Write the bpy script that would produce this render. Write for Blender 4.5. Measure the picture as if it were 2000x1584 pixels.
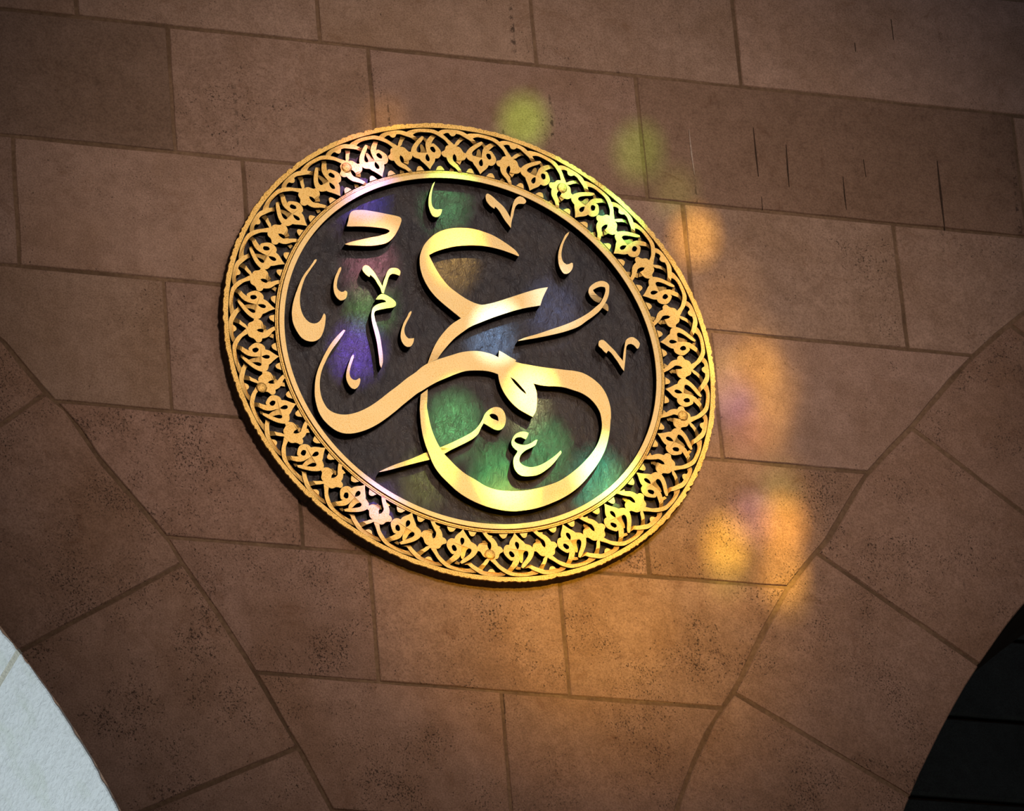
import bpy, bmesh, math, random
from math import sin, cos, pi, radians, hypot, atan2
from mathutils import Vector, Matrix
from mathutils.geometry import tessellate_polygon

for o in list(bpy.data.objects): bpy.data.objects.remove(o)
scene = bpy.context.scene
C = scene.collection
random.seed(7)

# all coordinates are metres on the wall: x to the right, z up, both from the medallion centre
LET={'ayn':[[[0.2293,0.4369,1,0.0],[0.2162,0.4562,0,0.0],[0.1941,0.4747,0,0.0],[0.1633,0.4954,0,0.0],[0.1266,0.5155,0,0.0],[0.0893,0.5275,0,0.0],[0.0458,0.5356,0,0.0],[0.0046,0.5354,0,0.0],[-0.037,0.5294,0,0.0],[-0.0762,0.5163,0,0.0],[-0.1069,0.4987,0,0.0],[-0.1384,0.4699,0,0.0],[-0.1595,0.4423,0,0.0],[-0.1734,0.4138,0,0.0],[-0.182,0.3843,0,0.0],[-0.184,0.3588,0,0.0],[-0.1826,0.3304,0,0.0],[-0.175,0.2964,0,0.0],[-0.1602,0.26,0,0.0],[-0.1394,0.2274,0,0.0],[-0.1097,0.1957,0,0.0],[-0.0769,0.1675,0,0.0],[-0.0336,0.1316,1,0.0],[-0.0506,0.1196,0,0.0],[-0.0766,0.0986,0,0.0],[-0.1032,0.0696,0,0.0],[-0.1304,0.0334,0,0.0],[-0.1554,-0.0106,0,-0.004],[-0.1682,-0.0412,0,-0.009],[-0.1806,-0.0734,1,-0.014],[-0.1398,-0.0511,1,-0.014],[-0.124,-0.0281,0,-0.009],[-0.1019,0.0005,0,-0.004],[-0.0677,0.0397,0,0.0],[-0.0299,0.0726,0,0.0],[0.0019,0.0977,0,0.0],[0.0416,0.1192,0,0.0],[0.0699,0.1338,0,0.0],[0.1123,0.1542,0,0.0],[0.1547,0.1731,0,0.0],[0.197,0.1906,0,0.0],[0.2392,0.2052,0,0.0],[0.2979,0.2215,1,0.0],[0.3086,0.2505,0,0.0],[0.3219,0.2784,0,0.0],[0.3366,0.3065,1,0.0],[0.3016,0.297,0,0.0],[0.245,0.275,0,0.0],[0.1883,0.25,0,0.0],[0.1317,0.2251,0,0.0],[0.0923,0.2094,0,0.0],[0.0756,0.2044,0,0.0],[0.0562,0.1998,0,0.0],[0.0373,0.2023,0,0.0],[0.0109,0.2114,0,0.0],[-0.0204,0.2287,0,0.0],[-0.0461,0.2466,0,0.0],[-0.0691,0.2648,0,0.0],[-0.096,0.2982,0,0.0],[-0.1166,0.3341,0,0.0],[-0.1316,0.3674,0,0.0],[-0.1438,0.3988,1,0.0],[-0.1192,0.4147,0,0.0],[-0.0737,0.4354,0,0.0],[-0.0315,0.4494,0,0.0],[0.0162,0.4585,0,0.0],[0.0606,0.4629,0,0.0],[0.1047,0.4621,0,0.0],[0.1483,0.4555,0,0.0],[0.1916,0.4441,0,0.0],[0.226,0.4317,1,0.0]]],
'band':[[[-0.5161,0.0331,1,0.0],[-0.5363,0.0115,0,0.0],[-0.5636,-0.0216,0,0.0],[-0.5916,-0.0665,0,0.0],[-0.6167,-0.1161,0,0.0],[-0.6354,-0.1616,0,0.0],[-0.646,-0.2029,0,0.0],[-0.6504,-0.2368,0,0.0],[-0.6519,-0.2671,0,0.0],[-0.6493,-0.2969,0,0.0],[-0.6436,-0.3264,0,0.0],[-0.6303,-0.3585,0,0.0],[-0.6075,-0.3863,0,0.0],[-0.5811,-0.4071,0,0.0],[-0.557,-0.4165,0,0.0],[-0.5245,-0.4174,0,0.0],[-0.4883,-0.4083,0,0.0],[-0.4498,-0.3914,0,0.0],[-0.4108,-0.3676,0,0.0],[-0.3713,-0.3372,0,0.0],[-0.3347,-0.3052,0,0.0],[-0.3012,-0.2735,0,0.0],[-0.2677,-0.2434,0,0.0],[-0.226,-0.2085,0,0.0],[-0.2238,-0.2072,0,0.0],[-0.1925,-0.1845,0,0.0],[-0.1571,-0.1608,0,0.0],[-0.115,-0.1379,0,0.0],[-0.0728,-0.1161,0,0.0],[-0.031,-0.099,0,0.0],[0.0101,-0.0926,0,0.0],[0.0508,-0.0907,0,0.0],[0.0776,-0.0939,0,0.0],[0.0987,-0.1008,1,0.0],[0.0996,-0.1164,0,0.0],[0.1055,-0.1507,0,0.0],[0.119,-0.1842,0,0.0],[0.1407,-0.2168,0,0.0],[0.1708,-0.2458,0,0.0],[0.1993,-0.2619,0,0.0],[0.2253,-0.2745,1,0.0],[0.2397,-0.2479,0,0.0],[0.2489,-0.2036,0,0.0],[0.2498,-0.1599,0,0.0],[0.2409,-0.1271,1,0.0],[0.2666,-0.1316,0,0.0],[0.2998,-0.1329,0,0.0],[0.3333,-0.1307,0,0.0],[0.3665,-0.132,0,0.0],[0.4015,-0.1401,0,0.0],[0.4364,-0.1507,0,0.0],[0.468,-0.1706,0,0.0],[0.4896,-0.1965,0,0.0],[0.5037,-0.2256,0,0.0],[0.508,-0.2582,0,0.0],[0.5081,-0.2781,0,0.0],[0.5001,-0.3194,0,0.0],[0.4846,-0.3614,0,0.0],[0.4606,-0.401,0,0.0],[0.431,-0.4379,0,0.0],[0.3956,-0.4753,0,0.0],[0.3545,-0.5116,0,0.0],[0.3079,-0.5453,0,0.0],[0.2534,-0.5703,0,0.0],[0.1936,-0.5912,0,0.0],[0.1346,-0.6034,0,0.0],[0.0909,-0.6067,0,0.0],[0.0477,-0.6045,0,0.0],[0.0138,-0.5953,0,0.0],[-0.0358,-0.5667,0,0.0],[-0.0702,-0.5475,0,0.0],[-0.1011,-0.5216,0,0.0],[-0.126,-0.4951,0,0.0],[-0.148,-0.47,0,0.0],[-0.1665,-0.4381,0,0.0],[-0.1816,-0.4011,0,0.0],[-0.1932,-0.3573,0,0.0],[-0.199,-0.3161,0,0.0],[-0.202,-0.2842,0,0.0],[-0.2023,-0.2803,0,-0.001],[-0.1974,-0.2323,0,-0.002],[-0.1917,-0.1909,1,-0.006],[-0.2218,-0.2164,1,-0.006],[-0.2263,-0.2418,0,-0.002],[-0.2322,-0.2832,0,-0.001],[-0.2347,-0.3242,0,0.0],[-0.2324,-0.2935,0,0.0],[-0.2331,-0.3225,0,0.0],[-0.2324,-0.361,0,0.0],[-0.228,-0.4022,0,0.0],[-0.2204,-0.44,0,0.0],[-0.2109,-0.471,0,0.0],[-0.1965,-0.5176,0,0.0],[-0.1862,-0.539,0,0.0],[-0.1646,-0.5689,0,0.0],[-0.1398,-0.5953,0,0.0],[-0.1148,-0.6201,0,0.0],[-0.0723,-0.6497,0,0.0],[-0.0291,-0.6696,0,0.0],[0.0147,-0.6831,0,0.0],[0.0591,-0.6903,0,0.0],[0.1039,-0.692,0,0.0],[0.1129,-0.6917,0,0.0],[0.1569,-0.6838,0,0.0],[0.2013,-0.6721,0,0.0],[0.2464,-0.6542,0,0.0],[0.2767,-0.6391,0,0.0],[0.3133,-0.6189,0,0.0],[0.3597,-0.5869,0,0.0],[0.4009,-0.5491,0,0.0],[0.44,-0.5022,0,0.0],[0.4766,-0.4523,0,0.0],[0.5079,-0.3966,0,0.0],[0.5271,-0.3449,0,0.0],[0.5387,-0.297,0,0.0],[0.5459,-0.2526,0,0.0],[0.5458,-0.2546,0,0.0],[0.5497,-0.211,0,0.0],[0.5461,-0.1783,0,0.0],[0.5371,-0.1461,0,0.0],[0.5207,-0.1145,0,0.0],[0.4989,-0.0912,0,0.0],[0.4742,-0.0732,0,0.0],[0.4466,-0.0605,0,0.0],[0.416,-0.0554,0,0.0],[0.3779,-0.0545,0,0.0],[0.3399,-0.0531,0,0.0],[0.3019,-0.0523,0,0.0],[0.2592,-0.0496,0,0.0],[0.2191,-0.0458,0,0.0],[0.1909,-0.0423,0,0.0],[0.1724,-0.0364,0,0.0],[0.1774,-0.0346,0,0.0],[0.1516,-0.0182,0,0.0],[0.1309,-0.0056,0,0.0],[0.1113,0.0041,1,0.0],[0.1062,-0.0256,1,0.0],[0.0839,-0.0161,0,0.0],[0.0573,-0.01,0,0.0],[0.0304,-0.0068,0,0.0],[-0.005,-0.0095,0,0.0],[-0.0436,-0.0185,0,0.0],[-0.0882,-0.0366,0,0.0],[-0.1273,-0.053,0,0.0],[-0.1496,-0.063,0,0.0],[-0.1861,-0.082,0,0.0],[-0.2117,-0.1004,0,0.0],[-0.2368,-0.1243,0,0.0],[-0.2734,-0.1532,0,0.0],[-0.3103,-0.1871,0,0.0],[-0.3503,-0.2212,0,0.0],[-0.397,-0.2626,0,0.0],[-0.4365,-0.2932,0,0.0],[-0.4723,-0.315,0,0.0],[-0.5011,-0.3278,0,0.0],[-0.5328,-0.3365,0,0.0],[-0.5576,-0.3375,0,0.0],[-0.5821,-0.3322,0,0.0],[-0.6028,-0.3191,0,0.0],[-0.6181,-0.2939,0,0.0],[-0.6269,-0.2646,0,0.0],[-0.6297,-0.2281,0,0.0],[-0.6268,-0.1943,0,0.0],[-0.6162,-0.153,0,0.0],[-0.5978,-0.1109,0,0.0],[-0.5728,-0.0647,0,0.0],[-0.5451,-0.0248,0,0.0],[-0.5208,0.0114,0,0.0],[-0.5095,0.0301,1,0.0]],[[0.1475,-0.108,1,0.0],[0.1626,-0.1161,0,0.0],[0.18,-0.1347,0,0.0],[0.1947,-0.1536,0,0.0],[0.2044,-0.1672,0,0.0],[0.2076,-0.1785,1,0.0],[0.191,-0.1656,0,0.0],[0.1736,-0.147,0,0.0],[0.1589,-0.1281,0,0.0]]],
'dal':[[[-0.4715,0.4921,1,0.0],[-0.4633,0.5168,0,0.0],[-0.4562,0.5446,0,0.0],[-0.4487,0.5581,0,0.0],[-0.4365,0.5658,0,0.0],[-0.4202,0.5696,0,0.0],[-0.3923,0.5721,0,0.0],[-0.3633,0.5704,0,0.0],[-0.3343,0.568,0,0.0],[-0.3053,0.5647,0,0.0],[-0.2763,0.5614,0,0.0],[-0.2575,0.5586,0,0.0],[-0.2463,0.5527,0,0.0],[-0.2447,0.5449,0,0.0],[-0.2487,0.5301,0,0.0],[-0.255,0.5135,0,0.0],[-0.2687,0.4866,0,0.0],[-0.2803,0.4679,0,0.0],[-0.2947,0.4505,0,0.0],[-0.3088,0.4379,0,0.0],[-0.3299,0.4278,0,0.0],[-0.3552,0.4203,0,0.0],[-0.3818,0.4152,0,0.0],[-0.4111,0.4121,0,0.0],[-0.4403,0.4106,0,0.0],[-0.4694,0.4091,0,0.0],[-0.4852,0.4114,1,0.0],[-0.4656,0.4214,0,0.0],[-0.4388,0.4314,0,0.0],[-0.409,0.4416,0,0.0],[-0.3791,0.4519,0,0.0],[-0.3494,0.4606,0,0.0],[-0.3269,0.4693,0,0.0],[-0.3073,0.4786,0,0.0],[-0.298,0.4859,0,0.0],[-0.2976,0.4915,0,0.0],[-0.306,0.4962,0,0.0],[-0.3247,0.499,0,0.0],[-0.3465,0.4998,0,0.0],[-0.3757,0.4999,0,0.0],[-0.4049,0.4984,0,0.0],[-0.4342,0.4958,0,0.0],[-0.4562,0.4928,0,0.0]]],
'comma_a':[[[-0.094,0.7308,1,0.0],[-0.1023,0.721,0,0.0],[-0.1122,0.6973,0,0.0],[-0.1212,0.6711,0,0.0],[-0.1266,0.6454,0,0.0],[-0.1283,0.6225,0,0.0],[-0.1262,0.6052,0,0.0],[-0.1217,0.5881,0,0.0],[-0.1147,0.575,0,0.0],[-0.1046,0.5711,0,0.0],[-0.094,0.5735,0,0.0],[-0.0829,0.5835,0,0.0],[-0.0764,0.598,0,0.0],[-0.0735,0.6091,1,0.0],[-0.082,0.6099,0,0.0],[-0.0938,0.6067,0,0.0],[-0.1041,0.6081,0,0.0],[-0.1115,0.6168,0,0.0],[-0.1152,0.634,0,0.0],[-0.1144,0.6542,0,0.0],[-0.111,0.6772,0,0.0],[-0.1051,0.7006,0,0.0],[-0.097,0.7216,0,0.0]]],
'vee_a':[[[0.1119,0.6912,0,0.0],[0.1161,0.6993,0,0.0],[0.122,0.7012,0,0.0],[0.1287,0.6981,0,0.0],[0.1419,0.6882,0,0.0],[0.1591,0.6711,0,0.0],[0.1785,0.653,0,0.0],[0.1931,0.6318,0,0.0],[0.201,0.615,0,0.0],[0.2064,0.6018,1,0.0],[0.211,0.6237,0,0.0],[0.2178,0.6496,0,0.0],[0.2241,0.6705,0,0.0],[0.2324,0.6866,0,0.0],[0.2427,0.6978,0,0.0],[0.2548,0.7036,0,0.0],[0.2662,0.7003,0,0.0],[0.2748,0.6924,0,0.0],[0.2788,0.684,0,0.0],[0.2758,0.6761,0,0.0],[0.2672,0.6701,0,0.0],[0.2567,0.6702,0,0.0],[0.2449,0.6682,0,0.0],[0.2348,0.659,0,0.0],[0.2263,0.6405,0,0.0],[0.2195,0.6145,0,0.0],[0.2102,0.5858,0,0.0],[0.2042,0.555,1,0.0],[0.1992,0.5645,0,0.0],[0.1887,0.5785,0,0.0],[0.1765,0.5998,0,0.0],[0.1645,0.6238,0,0.0],[0.1542,0.639,0,0.0],[0.1466,0.6458,1,0.0],[0.1434,0.6354,1,0.0],[0.1312,0.6429,0,0.0],[0.1206,0.6543,0,0.0],[0.1134,0.6662,0,0.0],[0.1114,0.6786,0,0.0]]],
'comma_big':[[[-0.6036,0.3313,0,0.0],[-0.6085,0.3322,0,0.0],[-0.6194,0.3175,0,0.0],[-0.6359,0.2929,0,0.0],[-0.655,0.2666,0,0.0],[-0.6717,0.238,0,0.0],[-0.6863,0.2042,0,0.0],[-0.6983,0.1734,0,0.0],[-0.7089,0.1428,0,0.0],[-0.7157,0.1153,0,0.0],[-0.72,0.0881,0,0.0],[-0.7203,0.064,0,0.0],[-0.7181,0.0428,0,0.0],[-0.7121,0.022,0,0.0],[-0.7024,0.0016,0,0.0],[-0.689,-0.0184,0,0.0],[-0.6701,-0.0298,0,0.0],[-0.6505,-0.0319,0,0.0],[-0.633,-0.0275,0,0.0],[-0.6148,-0.0137,0,0.0],[-0.6008,0.0118,0,0.0],[-0.5913,0.0422,0,0.0],[-0.5864,0.0694,0,0.0],[-0.5851,0.0883,0,0.0],[-0.59,0.0972,1,0.0],[-0.5956,0.0873,0,0.0],[-0.6041,0.0703,0,0.0],[-0.6176,0.0543,0,0.0],[-0.6328,0.0479,0,0.0],[-0.6475,0.0494,0,0.0],[-0.6639,0.0616,0,0.0],[-0.675,0.0792,0,0.0],[-0.6821,0.1026,0,0.0],[-0.6848,0.1345,0,0.0],[-0.6819,0.167,0,0.0],[-0.6714,0.2057,0,0.0],[-0.6564,0.2449,0,0.0],[-0.637,0.2766,0,0.0],[-0.6177,0.3056,0,0.0],[-0.6052,0.3258,0,0.0]]],
'comma_b':[[[-0.5071,0.3095,0,0.0],[-0.5137,0.3042,0,0.0],[-0.5237,0.2856,0,0.0],[-0.5339,0.263,0,0.0],[-0.5411,0.238,0,0.0],[-0.5441,0.2161,0,0.0],[-0.5435,0.1973,0,0.0],[-0.5396,0.1816,0,0.0],[-0.5318,0.1689,0,0.0],[-0.5188,0.16,0,0.0],[-0.5087,0.1632,0,0.0],[-0.4969,0.1725,0,0.0],[-0.4917,0.1865,0,0.0],[-0.4911,0.2027,0,0.0],[-0.4983,0.206,0,0.0],[-0.5049,0.1999,1,0.0],[-0.5137,0.1982,0,0.0],[-0.5232,0.2034,0,0.0],[-0.5299,0.2149,0,0.0],[-0.529,0.2338,0,0.0],[-0.524,0.2559,0,0.0],[-0.5155,0.2784,0,0.0],[-0.507,0.3009,0,0.0]]],
'vee_b':[[[-0.4212,0.3062,0,0.0],[-0.4168,0.3191,0,0.0],[-0.4062,0.3271,0,0.0],[-0.3948,0.3246,0,0.0],[-0.3855,0.3146,0,0.0],[-0.3698,0.2927,0,0.0],[-0.3598,0.2718,0,0.0],[-0.3497,0.2509,0,0.0],[-0.3443,0.239,1,0.0],[-0.3372,0.2647,0,0.0],[-0.3286,0.2844,0,0.0],[-0.3197,0.3073,0,0.0],[-0.307,0.3227,0,0.0],[-0.2922,0.3274,0,0.0],[-0.2751,0.3251,0,0.0],[-0.267,0.3174,0,0.0],[-0.2673,0.3049,0,0.0],[-0.2716,0.2941,1,0.0],[-0.2857,0.2989,0,0.0],[-0.3,0.2999,0,0.0],[-0.3107,0.2925,0,0.0],[-0.3191,0.276,0,0.0],[-0.3265,0.2533,0,0.0],[-0.3354,0.2305,0,0.0],[-0.3419,0.2089,1,0.0],[-0.349,0.2101,1,0.0],[-0.354,0.2317,0,0.0],[-0.3616,0.2466,0,0.0],[-0.3743,0.2703,0,0.0],[-0.385,0.2817,0,0.0],[-0.3904,0.2868,1,0.0],[-0.3946,0.276,1,0.0],[-0.405,0.2828,0,0.0],[-0.4157,0.2942,0,0.0]]],
'hamza':[[[-0.3757,0.1796,1,0.0],[-0.3654,0.1947,0,0.0],[-0.3501,0.2065,0,0.0],[-0.3387,0.2052,0,0.0],[-0.322,0.1975,0,0.0],[-0.3055,0.1867,0,0.0],[-0.2949,0.1738,0,0.0],[-0.2957,0.1628,0,0.0],[-0.3066,0.1523,0,0.0],[-0.3257,0.1472,0,0.0],[-0.3492,0.1402,0,0.0],[-0.3698,0.1334,0,0.0],[-0.3817,0.1275,0,0.0],[-0.3866,0.1192,0,0.0],[-0.3866,0.1006,0,0.0],[-0.3826,0.0761,0,0.0],[-0.376,0.0488,0,0.0],[-0.37,0.0122,0,0.0],[-0.3672,-0.0279,0,0.0],[-0.3656,-0.0649,0,0.0],[-0.3679,-0.096,0,0.0],[-0.3753,-0.1199,1,0.0],[-0.3795,-0.1095,0,0.0],[-0.3812,-0.0819,0,0.0],[-0.3828,-0.0449,0,0.0],[-0.3856,-0.0049,0,0.0],[-0.3913,0.0349,0,0.0],[-0.3973,0.0715,0,0.0],[-0.3993,0.1024,0,0.0],[-0.3971,0.1213,0,0.0],[-0.3893,0.1423,0,0.0],[-0.3739,0.1564,0,0.0],[-0.353,0.1663,0,0.0],[-0.3339,0.172,1,0.0],[-0.3377,0.1788,0,0.0],[-0.349,0.1823,0,0.0],[-0.3664,0.1799,0,0.0]]],
'comma_c':[[[-0.2352,0.1433,0,0.0],[-0.2413,0.1386,0,0.0],[-0.253,0.1172,0,0.0],[-0.268,0.0908,0,0.0],[-0.2785,0.0648,0,0.0],[-0.2853,0.0392,0,0.0],[-0.2867,0.0205,0,0.0],[-0.2831,0.0038,0,0.0],[-0.2754,-0.0095,0,0.0],[-0.263,-0.0169,0,0.0],[-0.2514,-0.0148,0,0.0],[-0.242,-0.0046,0,0.0],[-0.2343,0.0133,0,0.0],[-0.2326,0.0243,1,0.0],[-0.2428,0.0224,0,0.0],[-0.2545,0.0206,0,0.0],[-0.2639,0.029,0,0.0],[-0.2694,0.0439,0,0.0],[-0.2686,0.0627,0,0.0],[-0.2614,0.0821,0,0.0],[-0.2496,0.1051,0,0.0],[-0.2378,0.1281,0,0.0],[-0.2342,0.1378,0,0.0]]],
'comma_d':[[[-0.4848,-0.0718,0,0.0],[-0.4907,-0.0784,0,0.0],[-0.5012,-0.1021,0,0.0],[-0.5107,-0.1268,0,0.0],[-0.5181,-0.1538,0,0.0],[-0.5205,-0.1778,0,0.0],[-0.5167,-0.1964,0,0.0],[-0.51,-0.21,0,0.0],[-0.4997,-0.2209,0,0.0],[-0.4888,-0.2222,0,0.0],[-0.4795,-0.2154,0,0.0],[-0.4697,-0.2014,0,0.0],[-0.4649,-0.1867,0,0.0],[-0.4645,-0.1747,0,0.0],[-0.4677,-0.1726,1,0.0],[-0.4747,-0.1781,0,0.0],[-0.4816,-0.183,0,0.0],[-0.4926,-0.1822,0,0.0],[-0.5019,-0.1736,0,0.0],[-0.5058,-0.1573,0,0.0],[-0.5027,-0.138,0,0.0],[-0.4956,-0.1158,0,0.0],[-0.4874,-0.0936,0,0.0],[-0.4829,-0.0764,0,0.0]]],
'comma_e':[[[0.4468,0.5642,1,0.0],[0.4347,0.5549,0,0.0],[0.4176,0.527,0,0.0],[0.4046,0.4996,0,0.0],[0.3956,0.4727,0,0.0],[0.3906,0.4463,0,0.0],[0.39,0.4231,0,0.0],[0.3923,0.4032,0,0.0],[0.3989,0.3866,0,0.0],[0.4085,0.3738,0,0.0],[0.4192,0.3738,0,0.0],[0.4333,0.383,0,0.0],[0.4439,0.3971,0,0.0],[0.4494,0.4149,0,0.0],[0.449,0.425,0,0.0],[0.4437,0.4264,1,0.0],[0.4338,0.4196,0,0.0],[0.4228,0.4165,0,0.0],[0.4127,0.4226,0,0.0],[0.4064,0.4364,0,0.0],[0.4049,0.4564,0,0.0],[0.409,0.4799,0,0.0],[0.4172,0.5067,0,0.0],[0.4287,0.5311,0,0.0],[0.4421,0.5527,0,0.0]]],
'waw':[[[0.1927,0.0564,1,0.0],[0.2209,0.0712,0,0.0],[0.2703,0.091,0,0.0],[0.3323,0.1186,0,0.0],[0.382,0.1407,0,0.0],[0.4237,0.162,0,0.0],[0.4659,0.1877,0,0.0],[0.5001,0.2126,0,0.0],[0.5262,0.2367,0,0.0],[0.5458,0.2547,1,0.0],[0.5605,0.2782,0,0.0],[0.5705,0.3008,0,0.0],[0.5755,0.3214,0,0.0],[0.5744,0.3294,1,0.0],[0.5652,0.3319,0,0.0],[0.5489,0.3288,0,0.0],[0.5349,0.3216,0,0.0],[0.5229,0.3132,1,0.0],[0.5294,0.3015,0,-0.001],[0.5418,0.2929,0,-0.004],[0.5621,0.2858,1,-0.012],[0.5488,0.2652,1,-0.012],[0.5316,0.2651,0,-0.005],[0.5176,0.273,0,-0.001],[0.5066,0.2885,0,0.0],[0.5033,0.3025,0,0.0],[0.508,0.3203,0,0.0],[0.5229,0.3376,0,0.0],[0.5428,0.3512,0,0.0],[0.5648,0.3577,0,0.0],[0.5819,0.3537,0,0.0],[0.5917,0.3432,0,0.0],[0.5912,0.3231,0,0.0],[0.5862,0.2967,0,0.0],[0.5728,0.2666,0,0.0],[0.5602,0.2452,0,0.0],[0.5421,0.2219,0,0.0],[0.513,0.1946,0,0.0],[0.4843,0.1717,0,0.0],[0.4544,0.1471,0,0.0],[0.3959,0.1177,0,0.0],[0.3302,0.094,0,0.0],[0.2689,0.0751,0,0.0],[0.2202,0.0617,0,0.0],[0.1934,0.0548,1,0.0]]],
'waw_tail':[[[0.5717,0.2672,1,-0.012],[0.5796,0.2621,0,-0.009],[0.5823,0.2487,0,-0.005],[0.5809,0.2317,0,-0.003],[0.5782,0.2252,1,-0.003],[0.5693,0.2336,0,-0.006],[0.5604,0.2445,1,-0.012]]],
'vee_c':[[[0.525,0.0775,0,0.0],[0.5285,0.0879,0,0.0],[0.5371,0.0937,0,0.0],[0.5464,0.0939,0,0.0],[0.5552,0.0877,0,0.0],[0.5674,0.0746,0,0.0],[0.5771,0.0642,0,0.0],[0.5893,0.0511,0,0.0],[0.5987,0.0378,0,0.0],[0.607,0.0258,0,0.0],[0.6142,0.0166,0,0.0],[0.6194,0.0085,1,0.0],[0.6225,0.0273,0,0.0],[0.6264,0.0491,0,0.0],[0.6318,0.071,0,0.0],[0.636,0.0886,0,0.0],[0.6405,0.1019,0,0.0],[0.6494,0.1113,0,0.0],[0.6621,0.118,0,0.0],[0.6741,0.1181,0,0.0],[0.6842,0.112,0,0.0],[0.6928,0.1028,0,0.0],[0.6979,0.0933,0,0.0],[0.695,0.083,0,0.0],[0.6885,0.071,0,0.0],[0.6842,0.0677,1,0.0],[0.677,0.077,0,0.0],[0.6697,0.0848,0,0.0],[0.6594,0.0883,0,0.0],[0.6484,0.0848,0,0.0],[0.6409,0.0762,0,0.0],[0.6374,0.0602,0,0.0],[0.6343,0.0399,0,0.0],[0.6299,0.0138,0,0.0],[0.6249,-0.0123,0,0.0],[0.6201,-0.0362,1,0.0],[0.6142,-0.0276,0,0.0],[0.6061,-0.0141,0,0.0],[0.5982,0.0022,0,0.0],[0.5889,0.0169,0,0.0],[0.5795,0.0317,0,0.0],[0.5699,0.0435,0,0.0],[0.5636,0.0479,0,0.0],[0.5587,0.0445,1,0.0],[0.5545,0.0356,1,0.0],[0.5458,0.0426,0,0.0],[0.535,0.0557,0,0.0],[0.5252,0.0647,0,0.0]]],
'ayn_small':[[[0.2026,-0.3467,1,0.0],[0.1961,-0.3437,0,0.0],[0.186,-0.3419,0,0.0],[0.1739,-0.343,0,0.0],[0.1616,-0.3478,0,0.0],[0.149,-0.3563,0,0.0],[0.1395,-0.3681,0,0.0],[0.1324,-0.3815,0,0.0],[0.1288,-0.3946,0,0.0],[0.1296,-0.4054,0,0.0],[0.134,-0.4141,0,0.0],[0.1418,-0.4224,0,0.0],[0.1507,-0.4285,1,0.0],[0.1493,-0.4344,0,0.0],[0.1416,-0.446,0,0.0],[0.1336,-0.4595,0,0.0],[0.1299,-0.4743,0,0.0],[0.1295,-0.4889,0,0.0],[0.1316,-0.505,0,0.0],[0.1374,-0.5171,0,0.0],[0.1466,-0.5289,0,0.0],[0.1597,-0.5349,0,0.0],[0.1767,-0.5356,0,0.0],[0.1973,-0.5329,0,0.0],[0.2182,-0.5278,0,0.0],[0.2396,-0.5167,0,0.0],[0.2614,-0.5002,0,0.0],[0.2836,-0.48,0,0.0],[0.3026,-0.4583,0,0.0],[0.3181,-0.4369,0,0.0],[0.3294,-0.414,0,0.0],[0.3262,-0.4116,1,0.0],[0.3159,-0.4225,0,0.0],[0.301,-0.4366,0,0.0],[0.2863,-0.4489,0,0.0],[0.2644,-0.4655,0,0.0],[0.2445,-0.4782,0,0.0],[0.2232,-0.4883,0,0.0],[0.2005,-0.4946,0,0.0],[0.1836,-0.4938,0,0.0],[0.1687,-0.4889,0,0.0],[0.1583,-0.4808,0,0.0],[0.1542,-0.4684,0,0.0],[0.1568,-0.4573,0,0.0],[0.162,-0.4459,0,0.0],[0.1715,-0.4342,0,0.0],[0.1844,-0.423,0,0.0],[0.2005,-0.4133,0,0.0],[0.2149,-0.4047,0,0.0],[0.2258,-0.3964,0,0.0],[0.2319,-0.3849,0,0.0],[0.2363,-0.3727,1,0.0],[0.2295,-0.3733,0,0.0],[0.2203,-0.3805,0,0.0],[0.2094,-0.3888,0,0.0],[0.1916,-0.3978,0,0.0],[0.1743,-0.4007,0,0.0],[0.1608,-0.3992,0,0.0],[0.1491,-0.3954,0,0.0],[0.142,-0.3888,0,0.0],[0.1418,-0.3815,0,0.0],[0.1475,-0.3737,0,0.0],[0.1599,-0.368,0,0.0],[0.1719,-0.3678,0,0.0],[0.1801,-0.3716,0,0.0],[0.1883,-0.3753,1,0.0],[0.1962,-0.3628,0,0.0]]],
'mim_small':[[[-0.4163,-0.5698,1,0.0],[-0.3837,-0.5509,0,0.0],[-0.3466,-0.5315,0,0.0],[-0.3065,-0.5135,0,0.0],[-0.2659,-0.4932,0,-0.001],[-0.2271,-0.47,0,-0.005],[-0.1859,-0.4476,0,-0.016],[-0.162,-0.4399,0,-0.005],[-0.1292,-0.4245,0,-0.001],[-0.0919,-0.4039,0,0.0],[-0.0541,-0.3811,0,0.0],[-0.0223,-0.3588,0,0.0],[0.0041,-0.3289,0,0.0],[0.0181,-0.3051,0,0.0],[0.0323,-0.2779,0,0.0],[0.0521,-0.2567,0,0.0],[0.0772,-0.2446,0,0.0],[0.0981,-0.2474,0,0.0],[0.1105,-0.2624,0,0.0],[0.1147,-0.2846,0,0.0],[0.113,-0.3057,0,0.0],[0.1053,-0.3258,0,0.0],[0.0936,-0.3398,0,0.0],[0.0781,-0.3451,0,0.0],[0.0632,-0.3426,0,0.0],[0.0459,-0.333,0,0.0],[0.0229,-0.3201,1,0.0],[0.0124,-0.3378,0,0.0],[-0.0053,-0.3716,0,0.0],[-0.028,-0.3931,0,0.0],[-0.0565,-0.4118,0,0.0],[-0.0849,-0.4289,0,0.0],[-0.1159,-0.4463,0,-0.001],[-0.146,-0.465,0,-0.005],[-0.1701,-0.4766,0,-0.016],[-0.2051,-0.4954,0,-0.005],[-0.2403,-0.509,0,-0.001],[-0.2866,-0.526,0,0.0],[-0.3326,-0.543,0,0.0],[-0.3784,-0.5599,0,0.0],[-0.4149,-0.5712,1,0.0]],[[0.0486,-0.2812,1,0.0],[0.0596,-0.2753,0,0.0],[0.0746,-0.2771,0,0.0],[0.0829,-0.286,0,0.0],[0.0844,-0.3052,1,0.0],[0.0697,-0.3002,0,0.0],[0.0552,-0.2935,0,0.0]]]}
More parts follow.
